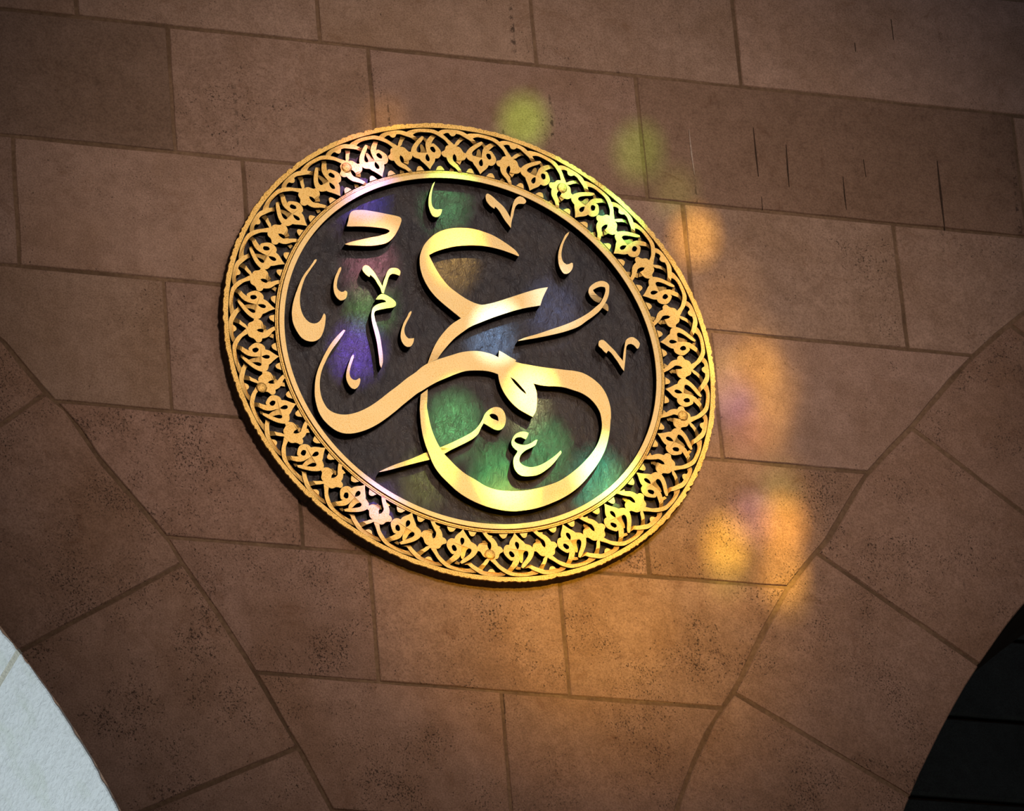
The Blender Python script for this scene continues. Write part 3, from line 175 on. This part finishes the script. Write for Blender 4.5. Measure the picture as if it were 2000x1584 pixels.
def mapping(nt, vec, scale=(1, 1, 1), rot=(0, 0, 0)):
    m = N(nt, 'ShaderNodeMapping'); m.inputs['Scale'].default_value = scale; m.inputs['Rotation'].default_value = rot
    nt.links.new(vec, m.inputs['Vector']); return m.outputs[0]
def bump(nt, b, h, strength, dist):
    n = N(nt, 'ShaderNodeBump'); n.inputs['Strength'].default_value = strength; n.inputs['Distance'].default_value = dist
    nt.links.new(h, n.inputs['Height']); nt.links.new(n.outputs[0], b.inputs['Normal'])

def stone_mat(name, base, stain, spk, tooled=True):
    m, nt, b = new_mat(name)
    tc = N(nt, 'ShaderNodeTexCoord'); oi = N(nt, 'ShaderNodeObjectInfo')
    off = N(nt, 'ShaderNodeVectorMath', operation='SCALE'); off.inputs[0].default_value = (37.0, 11.0, 23.0)
    nt.links.new(oi.outputs['Random'], off.inputs['Scale'])
    ad = N(nt, 'ShaderNodeVectorMath', operation='ADD')
    nt.links.new(tc.outputs['Object'], ad.inputs[0]); nt.links.new(off.outputs[0], ad.inputs[1])
    v = ad.outputs[0]
    big = noise(nt, v, 2.4, 5, 0.6, 0.4)
    col = mix(nt, 'MIX', ramp(nt, big, [(0.40, (0, 0, 0)), (0.66, (1, 1, 1))]), base, stain)
    mid = noise(nt, v, 16, 6, 0.7)
    col = mix(nt, 'MULTIPLY', 0.75, col, ramp(nt, mid, [(0.30, (0.74, 0.70, 0.66)), (0.62, (1.08, 1.06, 1.05))]))
    fine = noise(nt, v, 150, 3, 0.6)
    col = mix(nt, 'MULTIPLY', 0.7, col, ramp(nt, fine, [(0.32, (0.62, 0.59, 0.57)), (0.62, (1.16, 1.16, 1.16))]))
    # rusty blotches and dark pits, thicker where the stone is weathered
    bl = noise(nt, v, 7, 7, 0.75, 1.2)
    col = mix(nt, 'MIX', ramp(nt, bl, [(0.57, (0, 0, 0)), (0.72, (0.65, 0.65, 0.65))]), col, (stain[0]*.62, stain[1]*.50, stain[2]*.40))
    pit = noise(nt, mapping(nt, v, (1, 1, 0.8), (0, 0.5, 0)), 135, 4, 0.66, 0.35)
    wx = noise(nt, v, 3.6, 5, 0.68)
    thr = math_(nt, 'ADD', pit, math_(nt, 'MULTIPLY', wx, spk))
    pm = ramp(nt, thr, [(0.845, (0, 0, 0)), (0.93, (0.85, 0.85, 0.85))])
    pit2 = noise(nt, v, 42, 3, 0.6, 0.5)
    pm2 = ramp(nt, math_(nt, 'ADD', pit2, math_(nt, 'MULTIPLY', wx, 0.12)), [(0.80, (0, 0, 0)), (0.84, (0.8, 0.8, 0.8))])
    pm = math_(nt, 'MAXIMUM', pm, pm2)
    col = mix(nt, 'MIX', pm, col, (0.055, 0.034, 0.024))
    # a few dark vertical drips
    dr = noise(nt, mapping(nt, v, (1, 1, 0.05)), 17, 2, 0.5)
    dm = noise(nt, v, 30, 4, 0.7)
    dd = math_(nt, 'MULTIPLY', ramp(nt, dr, [(0.70, (0, 0, 0)), (0.74, (1, 1, 1))]), ramp(nt, dm, [(0.5, (0, 0, 0)), (0.58, (0.8, 0.8, 0.8))]))
    col = mix(nt, 'MIX', dd, col, (0.06, 0.038, 0.026))
    col = mix(nt, 'MULTIPLY', 1.0, col, oi.outputs['Color'])
    nt.links.new(col, b.inputs['Base Color'])
    b.inputs['Roughness'].default_value = 0.88; b.inputs['Specular IOR Level'].default_value = 0.2
    h = math_(nt, 'ADD', math_(nt, 'MULTIPLY', mid, 0.9), math_(nt, 'MULTIPLY', fine, 0.45))
    if tooled:
        tl = noise(nt, mapping(nt, v, (1, 1, 0.18), (0, 0.6, 0)), 130, 2, 0.5)
        h = math_(nt, 'ADD', h, math_(nt, 'MULTIPLY', tl, 0.3))
    h = math_(nt, 'SUBTRACT', h, math_(nt, 'MULTIPLY', pm, 0.6))
    bump(nt, b, h, 0.75, 0.004)
    return m
M_STONE = stone_mat('limestone', (0.47, 0.312, 0.230), (0.39, 0.248, 0.168), 0.41)
M_PITTED = stone_mat('pitted_limestone', (0.45, 0.285, 0.205), (0.36, 0.215, 0.14), 0.50)
M_SMOOTH = stone_mat('smooth_brown_limestone', (0.32, 0.203, 0.142), (0.27, 0.168, 0.113), 0.28, False)
M_REAR = stone_mat('rear_stone_soffit_shade', (0.045, 0.046, 0.040), (0.034, 0.035, 0.03), 0.3)

def mortar_mat():
    m, nt, b = new_mat('lime_mortar'); tc = N(nt, 'ShaderNodeTexCoord')
    f = noise(nt, tc.outputs['Object'], 60, 4, 0.65); g = noise(nt, tc.outputs['Object'], 3, 3)
    col = mix(nt, 'MULTIPLY', 1, ramp(nt, f, [(0.3, (0.19, 0.108, 0.058)), (0.7, (0.32, 0.195, 0.11))]), ramp(nt, g, [(0.35, (0.6, 0.58, 0.55)), (0.6, (1, 1, 1))]))
    nt.links.new(col, b.inputs['Base Color']); b.inputs['Roughness'].default_value = 0.95
    bump(nt, b, f, 0.6, 0.004); return m
M_MORTAR = mortar_mat()

def plaster_mat():
    m, nt, b = new_mat('daylit_plaster'); tc = N(nt, 'ShaderNodeTexCoord'); v = tc.outputs['Object']
    f = noise(nt, mapping(nt, v, (1, 0.35, 1), (0.3, 0.2, 0)), 70, 4, 0.6, 0.5); g = noise(nt, v, 5, 5, 0.6)
    col = mix(nt, 'MULTIPLY', 1, ramp(nt, f, [(0.25, (0.70, 0.71, 0.69)), (0.55, (0.84, 0.85, 0.84))]), ramp(nt, g, [(0.33, (0.90, 0.92, 0.86)), (0.5, (1, 1, 1))]))
    nt.links.new(col, b.inputs['Base Color']); b.inputs['Roughness'].default_value = 0.9
    bump(nt, b, f, 0.9, 0.008); return m
M_PLASTER = plaster_mat()

def gold_mat(name, base, dark, rough, metal, speck):
    m, nt, b = new_mat(name); tc = N(nt, 'ShaderNodeTexCoord'); v = tc.outputs['Object']
    f = noise(nt, v, 210, 3, 0.6); g = noise(nt, v, 9, 4, 0.6)
    k = math_(nt, 'ADD', f, math_(nt, 'MULTIPLY', math_(nt, 'SUBTRACT', g, 0.5), 0.25))
    col = ramp(nt, k, [(speck - 0.10, dark), (speck + 0.06, base)])
    nt.links.new(col, b.inputs['Base Color'])
    b.inputs['Metallic'].default_value = metal; b.inputs['Roughness'].default_value = rough
    bump(nt, b, math_(nt, 'ADD', f, g), 0.35, 0.003); return m
M_GOLD = gold_mat('gold_leaf', (1.0, 0.72, 0.33), (0.93, 0.55, 0.15), 0.55, 1.0, 0.42)
M_GOLDO = gold_mat('ornament_gold_leaf', (1.0, 0.67, 0.23), (0.85, 0.46, 0.09), 0.55, 1.0, 0.44)
M_GOLDR = gold_mat('rough_gold_leaf', (1.0, 0.66, 0.21), (0.60, 0.31, 0.05), 0.55, 1.0, 0.46)
M_GOLDD = gold_mat('tarnished_gold_edge', (0.36, 0.17, 0.03), (0.16, 0.07, 0.012), 0.6, 0.6, 0.47)

def black_mat(name, c, rough):
    m, nt, b = new_mat(name); tc = N(nt, 'ShaderNodeTexCoord')
    f = noise(nt, tc.outputs['Object'], 90, 3)
    nt.links.new(ramp(nt, f, [(0.3, tuple(x * .6 for x in c)), (0.7, c)]), b.inputs['Base Color'])
    b.inputs['Roughness'].default_value = rough; b.inputs['Specular IOR Level'].default_value = 0.1; return m
M_BLACK = black_mat('black_painted_edge', (0.006, 0.004, 0.003), 0.9)
M_EDGE = black_mat('dark_wooden_edge', (0.05, 0.026, 0.012), 0.8)

def ground_mat():
    m, nt, b = new_mat('dark_hand_worked_ground'); tc = N(nt, 'ShaderNodeTexCoord'); v = tc.outputs['Object']
    st = noise(nt, mapping(nt, v, (1, 1, 0.55), (0, -0.6, 0)), 42, 4, 0.62, 0.8)
    wv = noise(nt, mapping(nt, v, (1, 1, 0.6), (0, -0.5, 0)), 11, 3, 0.5, 0.4)
    fi = noise(nt, v, 120, 3, 0.7, 0.5)
    col = ramp(nt, noise(nt, v, 5, 4, 0.6), [(0.35, (0.025, 0.017, 0.019)), (0.65, (0.050, 0.034, 0.028))])
    col = mix(nt, 'MULTIPLY', 0.8, col, ramp(nt, st, [(0.3, (0.55, 0.55, 0.6)), (0.6, (1.1, 1.08, 1.05))]))
    nt.links.new(col, b.inputs['Base Color'])
    b.inputs['Roughness'].default_value = 0.40; b.inputs['Specular IOR Level'].default_value = 0.45
    h = math_(nt, 'ADD', math_(nt, 'MULTIPLY', st, 0.6), math_(nt, 'ADD', math_(nt, 'MULTIPLY', wv, 1.6), math_(nt, 'MULTIPLY', fi, 0.22)))
    bump(nt, b, h, 1.0, 0.009); return m
M_GROUND = ground_mat()

# ---------------------------------------------------------------- shape helpers
def link(name, me, parent=None, mats=()):
    for m in mats: me.materials.append(m)
    o = bpy.data.objects.new(name, me); C.objects.link(o)
    if parent: o.parent = parent
    return o
def area2(l): return sum(l[i][0]*l[(i+1) % len(l)][1] - l[(i+1) % len(l)][0]*l[i][1] for i in range(len(l)))
def spline(loop, step=0.008):
    """closed outline through points (x, z, corner, dz); smooth except at corners"""
    n = len(loop); out = []
    for i in range(n):
        p1, p2 = loop[i], loop[(i+1) % n]; p0, p3 = loop[i-1], loop[(i+2) % n]
        d = hypot(p2[0]-p1[0], p2[1]-p1[1])
        if d < 1e-5: continue
        k = max(1, min(8, round(d / step)))
        # tangents scaled by chord (centripetal-like), dropped at corners
        def tan(a, b, c, corner):
            if corner: return ((c[0]-b[0]), (c[1]-b[1])) if b is p1 else ((b[0]-a[0]), (b[1]-a[1]))
            la = hypot(b[0]-a[0], b[1]-a[1]) or 1e-6; lc = hypot(c[0]-b[0], c[1]-b[1]) or 1e-6
            tx = (b[0]-a[0])/la*lc/(la+lc) + (c[0]-b[0])/lc*la/(la+lc); tz = (b[1]-a[1])/la*lc/(la+lc) + (c[1]-b[1])/lc*la/(la+lc)
            return (tx*d, tz*d)
        m1 = tan(p0, p1, p2, p1[2]); m2 = tan(p1, p2, p3, p2[2])
        for j in range(k):
            t = j / k; t2, t3 = t*t, t*t*t
            a, b_, c_, d_ = 2*t3-3*t2+1, t3-2*t2+t, -2*t3+3*t2, t3-t2
            out.append((a*p1[0]+b_*m1[0]+c_*p2[0]+d_*m2[0], a*p1[1]+b_*m1[1]+c_*p2[1]+d_*m2[1], p1[3]+(p2[3]-p1[3])*t))
    return out
def relief(name, shapes, parent, base, top=0.0, mats=(None, None, None), lip=0.004):
    """raised piece: every shape is [outer loop, hole, ...] of (x, z, dz); front face gilded, thin tarnished lip, dark sides"""
    bm = bmesh.new()
    for loops in shapes:
        loops = [l[::-1] if (area2(l) > 0) != (i == 0) else l for i, l in enumerate(loops)]
        vs = [[bm.verts.new((x, -top - dz, z)) for x, z, dz in l] for l in loops]
        flat = [v for l in vs for v in l]
        for t in tessellate_polygon([[Vector((x, z, 0)) for x, z, _ in l] for l in loops]):
            a, b, c = (flat[i] for i in t)
            cr = (b.co.x-a.co.x)*(c.co.z-a.co.z) - (c.co.x-a.co.x)*(b.co.z-a.co.z)
            if abs(cr) < 1e-12: continue
            try: f = bm.faces.new((a, b, c) if cr > 0 else (a, c, b)); f.material_index = 0
            except ValueError: pass
        for l, v in zip(loops, vs):
            n = len(l)
            e1 = [bm.verts.new((x, -top - dz + lip, z)) for x, z, dz in l]
            e2 = [bm.verts.new((x, -base, z)) for x, z, dz in l]
            for i in range(n):
                j = (i+1) % n
                f = bm.faces.new((v[j], v[i], e1[i], e1[j])); f.material_index = 1
                f = bm.faces.new((e1[j], e1[i], e2[i], e2[j])); f.material_index = 2
    me = bpy.data.meshes.new(name); bm.to_mesh(me); bm.free()
    return link(name, me, parent, mats)
def ring(name, parent, prof, mats, n=288, jag=None):
    """lathe about the medallion axis: prof = [(r, d, material index of the face that starts here)]"""
    bm = bmesh.new(); rows = []
    for i in range(n):
        a = 2*pi*i/n
        rows.append([bm.verts.new(((r + (jag(i, k) if jag else 0))*cos(a), -d, (r + (jag(i, k) if jag else 0))*sin(a))) for k, (r, d, _) in enumerate(prof)])
    for i in range(n):
        p, q = rows[i], rows[(i+1) % n]
        for k in range(len(prof)-1):
            f = bm.faces.new((p[k], p[k+1], q[k+1], q[k])); f.material_index = prof[k][2]
    bmesh.ops.recalc_face_normals(bm, faces=bm.faces)
    me = bpy.data.meshes.new(name); bm.to_mesh(me); bm.free()
    return link(name, me, parent, mats)

def inset(poly, d):
    n = len(poly); out = []
    for i in range(n):
        a, b, c = poly[i-1], poly[i], poly[(i+1) % n]
        u = Vector((b[0]-a[0], b[1]-a[1])).normalized(); w = Vector((c[0]-b[0], c[1]-b[1])).normalized()
        n1 = Vector((-u.y, u.x)); n2 = Vector((-w.y, w.x)); m = n1 + n2
        if m.length < 1e-4: m = n1
        m.normalize(); s = d / max(0.45, m.dot(n1))
        out.append((b[0] + m.x*s, b[1] + m.y*s))
    return out
def dense(poly, step, jit, rng):
    out = []
    for i in range(len(poly)):
        a, b = poly[i], poly[(i+1) % len(poly)]; L = hypot(b[0]-a[0], b[1]-a[1]); k = max(1, int(L/step))
        for j in range(k):
            t = j/k; q = (a[0]+(b[0]-a[0])*t, a[1]+(b[1]-a[1])*t)
            out.append((q[0]+rng.uniform(-jit, jit), q[1]+rng.uniform(-jit, jit)))
    return out
def block(name, poly, parent, y0, y1, mat, gap=0.007, cham=0.004, tint=(1, 1, 1), rng=random):
    """dressed stone: outline in wall metres, worn edge, front at y0"""
    if area2(poly) < 0: poly = poly[::-1]
    poly = inset(poly, gap)
    poly = dense(poly, 0.09, 0.0016, rng)
    fr = inset(poly, cham)
    cx = sum(p[0] for p in poly)/len(poly); cz = sum(p[1] for p in poly)/len(poly)
    tilt = (rng.uniform(-.0015, .0015), rng.uniform(-.0015, .0015))
    bm = bmesh.new(); n = len(poly)
    yy = lambda p: y0 + tilt[0]*(p[0]-cx) + tilt[1]*(p[1]-cz)
    F = [bm.verts.new((p[0]-cx, yy(p), p[1]-cz)) for p in fr]
    E = [bm.verts.new((p[0]-cx, yy(p)+cham*1.2, p[1]-cz)) for p in poly]
    B = [bm.verts.new((p[0]-cx, y1, p[1]-cz)) for p in poly]
    for t in tessellate_polygon([[Vector((p[0], p[1], 0)) for p in fr]]):
        a, b, c = (F[i] for i in t)
        cr = (b.co.x-a.co.x)*(c.co.z-a.co.z) - (c.co.x-a.co.x)*(b.co.z-a.co.z)
        if abs(cr) > 1e-12: bm.faces.new((a, b, c) if cr > 0 else (a, c, b))
    for i in range(n):
        j = (i+1) % n
        bm.faces.new((F[j], F[i], E[i], E[j])); bm.faces.new((E[j], E[i], B[i], B[j]))
    me = bpy.data.meshes.new(name); bm.to_mesh(me); bm.free()
    o = link(name, me, parent, (mat,)); o.location = (cx, 0, cz); o.color = (*tint, 1)
    return o

# ---------------------------------------------------------------- the wall: mortar core with the stones set in it
DEPTH = 1.4
def arc(c, sgn, dr, a0, a1, n=60):
    return [(c[0] + sgn*(c[2]+dr)*cos(a0+(a1-a0)*i/n), c[1] + (c[2]+dr)*sin(a0+(a1-a0)*i/n)) for i in range(n+1)]
aL0 = 0.0; aL1 = math.acos((-3.6-CL[0])/(CL[2]+.012))
aR0 = 0.0; aR1 = math.acos((CR[0]-4.2)/(CR[2]+.012))
core = [(-3.6, 2.46), (4.2, 2.46)][::-1]
core = [(4.2, 2.46), (-3.6, 2.46)] + arc(CL, 1, .012, aL1, aL0) + [(CL[0]+CL[2]+.012, -6.0), (CR[0]-CR[2]-.012, -6.0)] + arc(CR, -1, .012, aR0, aR1)
bm = bmesh.new()
if area2(core) < 0: core = core[::-1]
F = [bm.verts.new((x, 0.0045, z)) for x, z in core]; B = [bm.verts.new((x, DEPTH, z)) for x, z in core]
for t in tessellate_polygon([[Vector((x, z, 0)) for x, z in core]]):
    bm.faces.new([F[i] for i in t]); bm.faces.new([B[i] for i in t])
for i in range(len(core)):
    j = (i+1) % len(core); bm.faces.new((F[j], F[i], B[i], B[j]))
bmesh.ops.recalc_face_normals(bm, faces=bm.faces)
me = bpy.data.meshes.new('wall_front'); bm.to_mesh(me); bm.free()
wall = link('wall_front', me, None, (M_MORTAR,)); wall.location = (0, 0, H0); wall['kind'] = 'structure'
wall['label'] = 'brown limestone block wall between two arches, seen from below'

DARK = {(0.814, 0.783): (1.0, 0.98, 0.95), (-2.2, 0.783): (0.98, 1.0, 1.0)}
rng = random.Random(11)
for poly in STONES:
    x0 = min(p[0] for p in poly); z0 = min(p[1] for p in poly)
    k = rng.uniform(0.90, 1.05); tint = (k, k*rng.uniform(.97, 1.0), k*rng.uniform(.95, 1.0)); mat = M_STONE
    if z0 < -0.8: mat = M_PITTED
    for (dx, dz), tt in DARK.items():
        if abs(x0-dx) < .05 and abs(z0-dz) < .05: mat, tint = M_SMOOTH, tt
    block('stone_block', poly, wall, rng.uniform(-.0012, .0012), 0.12, mat, rng.uniform(.0055, .0082), .0035, tint, rng)
def soffit(c, sgn, a0, a1, parent, rng):
    """plaster skin under one arch stone, its front edge broken"""
    g = 0.011/c[2]; n = 26; r0, r1 = c[2]+0.002, c[2]+0.016
    bm = bmesh.new(); rows = []
    for i in range(n+1):
        a = a0+g+(a1-a0-2*g)*i/n; r = r0 + (rng.uniform(-.003, .001) if sgn == 1 else .006); yf = (0.0 if sgn == 1 else .03) + abs(rng.gauss(0, .004))
        P = lambda rr, y: bm.verts.new((c[0]+sgn*rr*cos(a), y, c[1]+rr*sin(a)))
        rows.append([P(r1, yf), P(r+.004, yf), P(r, yf+.006), P(r, DEPTH), P(r1, DEPTH)])
    for p, q in zip(rows[:-1], rows[1:]):
        for k in range(5): bm.faces.new((p[k], p[(k+1) % 5], q[(k+1) % 5], q[k]))
    bm.faces.new(rows[0]); bm.faces.new(rows[-1])
    bmesh.ops.recalc_face_normals(bm, faces=bm.faces)
    me = bpy.data.meshes.new('soffit_plaster'); bm.to_mesh(me); bm.free()
    o = link('soffit_plaster', me, parent, (M_PLASTER if sgn == 1 else M_REAR,)); return o  # right soffit skin is dark: its shade is put into the colour
for V, c, sgn in ((VL, CL, 1), (VR, CR, -1)):
    for poly, i0, i1 in V:
        k = rng.uniform(0.9, 1.03)
        block('arch_stone', poly, wall, rng.uniform(-.0012, .0012), 0.3, M_PITTED, rng.uniform(.0065, .0100), .004, (k, k*.98, k*.96), rng)
        s = soffit(c, sgn, i0, i1, wall, rng)
        if sgn == 1: s['label'] = 'pale plastered arch underside in bluish daylight'

# pale pointing in the joints of the lit soffit
M_POINT = black_mat('pale_pointing', (0.72, 0.68, 0.56), 0.9)
for poly, i0, i1 in VL:
    bm = bmesh.new(); r0, r1, g = CL[2]+.004, CL[2]+.013, .0125/CL[2]; rows = []
    for i in range(9):
        y = -.001 + (DEPTH+.001)*i/8; w0, w1 = g*rng.uniform(.75, 1.1), g*rng.uniform(.75, 1.1)
        rows.append([bm.verts.new((CL[0]+r*cos(i1+s), y, CL[1]+r*sin(i1+s))) for r, s in ((r0, -w0), (r0, w1), (r1, w1), (r1, -w0))])
    for p, q in zip(rows[:-1], rows[1:]):
        for k in range(4): bm.faces.new((p[k], p[(k+1) % 4], q[(k+1) % 4], q[k]))
    bm.faces.new(rows[0]); bm.faces.new(rows[-1]); bmesh.ops.recalc_face_normals(bm, faces=bm.faces)
    me = bpy.data.meshes.new('joint_pointing'); bm.to_mesh(me); bm.free(); link('joint_pointing', me, wall, (M_POINT,))

# fine cracks, scratches and drips on the long brown stone
def crack(name, pts, wd, mat):
    bm = bmesh.new(); rows = []
    for i, (x, z) in enumerate(pts):
        h = wd*(0.35 if i in (0, len(pts)-1) else 1.0)/2
        rows.append([bm.verts.new((x-h, -.0035, z)), bm.verts.new((x+h, -.0035, z)), bm.verts.new((x+h, .004, z)), bm.verts.new((x-h, .004, z))])
    for p, q in zip(rows[:-1], rows[1:]):
        for k in range(4): bm.faces.new((p[k], p[(k+1) % 4], q[(k+1) % 4], q[k]))
    bm.faces.new(rows[0]); bm.faces.new(rows[-1]); bmesh.ops.recalc_face_normals(bm, faces=bm.faces)
    me = bpy.data.meshes.new(name); bm.to_mesh(me); bm.free(); return link(name, me, wall, (mat,))
M_DRIP = black_mat('dark_drip', (0.085, 0.05, 0.033), 0.9)
M_SCR = black_mat('pale_scratch', (0.62, 0.46, 0.36), 0.9)
crack('drip_stain', [(1.2966, 1.1612), (1.2958, 1.0434), (1.2962, 0.9379)], 0.006, M_DRIP)
crack('drip_stain', [(1.4303, 1.0983), (1.4255, 0.9872), (1.4237, 0.9049)], 0.006, M_DRIP)
crack('drip_stain', [(2.0806, 1.0945), (2.0787, 0.9406), (2.0777, 0.7758)], 0.009, M_DRIP)
crack('drip_stain', [(1.6613, 0.9777), (1.6591, 0.8952), (1.6604, 0.8251)], 0.005, M_DRIP)
crack('scratch', [(1.0184, 1.123), (1.0188, 1.0128), (1.0225, 0.915)], 0.007, M_SCR)
crack('drip_stain', [(1.7588, 1.0662), (1.7612, 0.9863)], 0.006, M_DRIP)
crack('drip_stain', [(1.9523, 1.743), (1.9529, 1.6466)], 0.005, M_DRIP)
crack('drip_stain', [(1.7798, 1.6118), (1.7798, 1.571)], 0.006, M_DRIP)
crack('drip_stain', [(1.2999, 0.8448), (1.2984, 0.7863)], 0.005, M_DRIP)

# ---------------------------------------------------------------- rear wall seen dim through the right arch
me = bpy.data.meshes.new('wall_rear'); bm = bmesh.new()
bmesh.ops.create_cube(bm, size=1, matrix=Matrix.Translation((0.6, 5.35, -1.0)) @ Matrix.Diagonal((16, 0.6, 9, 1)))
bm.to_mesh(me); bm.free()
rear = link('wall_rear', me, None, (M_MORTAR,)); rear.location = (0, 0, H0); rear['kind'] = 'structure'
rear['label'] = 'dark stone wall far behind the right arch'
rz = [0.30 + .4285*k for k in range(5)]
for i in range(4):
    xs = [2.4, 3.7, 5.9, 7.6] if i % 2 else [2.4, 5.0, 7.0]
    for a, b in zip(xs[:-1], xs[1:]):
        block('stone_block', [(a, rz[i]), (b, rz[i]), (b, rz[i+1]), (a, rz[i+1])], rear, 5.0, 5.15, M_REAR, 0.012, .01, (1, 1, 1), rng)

# ---------------------------------------------------------------- the medallion
med = bpy.data.objects.new('medallion', None); C.objects.link(med); med.location = (0, -HW, H0); med.empty_display_size = .3
med['label'] = 'round gilded calligraphy medallion with openwork border on the stone wall'; med['category'] = 'medallion'
G = -0.040       # ground level behind the letters
BK = -HW + 0.002 # back of the disc
ring('backing_disc', med, [(0.0005, BK, 0), (0.985, BK, 0), (0.985, -.030, 0), (0.985, -.030, 1), (0.78, -.030, 1), (0.765, G, 1), (0.0005, G, 1)], (M_EDGE, M_GROUND), 192)
rj = random.Random(3); jg = [rj.uniform(-.0030, .0022) for _ in range(720)]
for i in range(720):
    if rj.random() < .06: jg[i] -= rj.uniform(.001, .006)
ring('outer_rim', med, [(0.9775, G, 2), (0.9775, -.004, 1), (0.9785, 0, 0), (0.998, 0.0005, 1), (0.9995, -.004, 2), (0.9985, BK, 2), (0.978, BK, 2), (0.9775, G, 2)], (M_GOLDR, M_GOLDD, M_EDGE), 720,
     lambda i, k: jg[i] if k in (3, 4) else (jg[i]*.5 if k == 5 else 0))
ring('inner_ring', med, [(0.7535, G-.004, 2), (0.7535, -.003, 1), (0.7545, 0.0, 0), (0.7745, 0.0, 1), (0.7755, -.004, 2), (0.7755, G-.004, 2)], (M_GOLD, M_GOLDD, M_BLACK), 288)
ring('stepped_moulding', med, [(0.7757, -.007, 1), (0.7775, -.0045, 0), (0.7835, -.005, 1), (0.7850, -.0065, 0), (0.7893, -.0065, 1), (0.7900, -.010, 2), (0.7900, G-.004, 2)], (M_GOLDR, M_GOLDD, M_BLACK), 288)

GM = (M_GOLD, M_GOLDD, M_BLACK)
S = lambda loops, step=.008: [spline(l, step) for l in loops]
NAMES = {'ayn': 'large_letter', 'band': 'large_letter', 'dal': 'letter', 'ayn_small': 'small_letter', 'mim_small': 'small_letter', 'hamza': 'small_letter', 'waw': 'small_letter'}
PART_LABEL = {'ayn': 'large letter with a crescent head and short arm', 'band': 'sweeping letter ending in a great round loop', 'dal': 'thick folded stroke at the upper left',
  'comma_a': 'comma-shaped mark under the ring at the top', 'vee_a': 'v-shaped mark at the top right', 'comma_big': 'biggest comma-shaped mark at the far left',
  'comma_b': 'small comma-shaped mark beside the biggest one', 'vee_b': 'v-shaped mark standing on the hooked small letter', 'hamza': 'hooked small letter with a long tail',
  'comma_c': 'comma-shaped mark right of the long tail', 'comma_d': 'comma-shaped mark inside the left sweep', 'comma_e': 'comma-shaped mark at the right near the ring',
  'waw': 'looped small letter with a long thin tail', 'vee_c': 'v-shaped mark at the far right', 'ayn_small': 'small letter inside the great loop', 'mim_small': 'looped small letter passing under the great loop'}
for k, loops in LET.items():
    if k == 'waw_tail': continue
    shapes = [S(loops)]
    if k == 'waw': shapes.append(S(LET['waw_tail']))
    top = 0.0 if k != 'mim_small' else -.0015
    nm = NAMES.get(k, 'vowel_mark')
    o = relief(nm, shapes, med, G-.006, top, GM); o['label'] = PART_LABEL[k]

# openwork border: one of each piece, then copies turned about the centre
SHAPES = {'palmette': (-.001, .0), 'vine': (-.002, 0), 'leafy_vine': (-.0025, 0), 'knot': (-.001, 0), 'tendril': (-.002, 0), 'link': (-.001, 0)}
PN = {'palmette': 'palmette', 'vine': 'vine_arc', 'leafy_vine': 'leafy_vine_arc', 'knot': 'knot_flower', 'tendril': 'tendril', 'link': 'leaf_tip'}
protos = []
for k, loops in ORN.items():
    if k == 'bead':
        for l in loops: protos.append(relief('bead', [S([l], .006)], med, G-.004, 0, (M_GOLDO, M_GOLDD, M_BLACK), .003))
        continue
    protos.append(relief(PN[k], [S(loops, .006)], med, G-.004, SHAPES[k][0], (M_GOLDO, M_GOLDD, M_BLACK), .0035))
for k in range(1, 24):
    for p in protos:
        c = p.copy(); C.objects.link(c); c.parent = med; c.rotation_euler = (0, radians(15*k), 0)
# round fixing studs hammered over five of the knots
for x, z in [(0.4341, 0.7604), (0.0023, -0.886), (0.8475, -0.21), (-0.8632, -0.2521), (-0.4533, 0.7555)]:
    bm = bmesh.new(); bmesh.ops.create_uvsphere(bm, u_segments=20, v_segments=10, radius=.021)
    for v in bm.verts: v.co = (v.co.x*(1+rj.uniform(-.06,.06))+x, v.co.y*.28-.001, v.co.z*(1+rj.uniform(-.06,.06))+z)
    me = bpy.data.meshes.new('fixing_stud'); bm.to_mesh(me); bm.free(); link('fixing_stud', me, med, (M_GOLDR,))
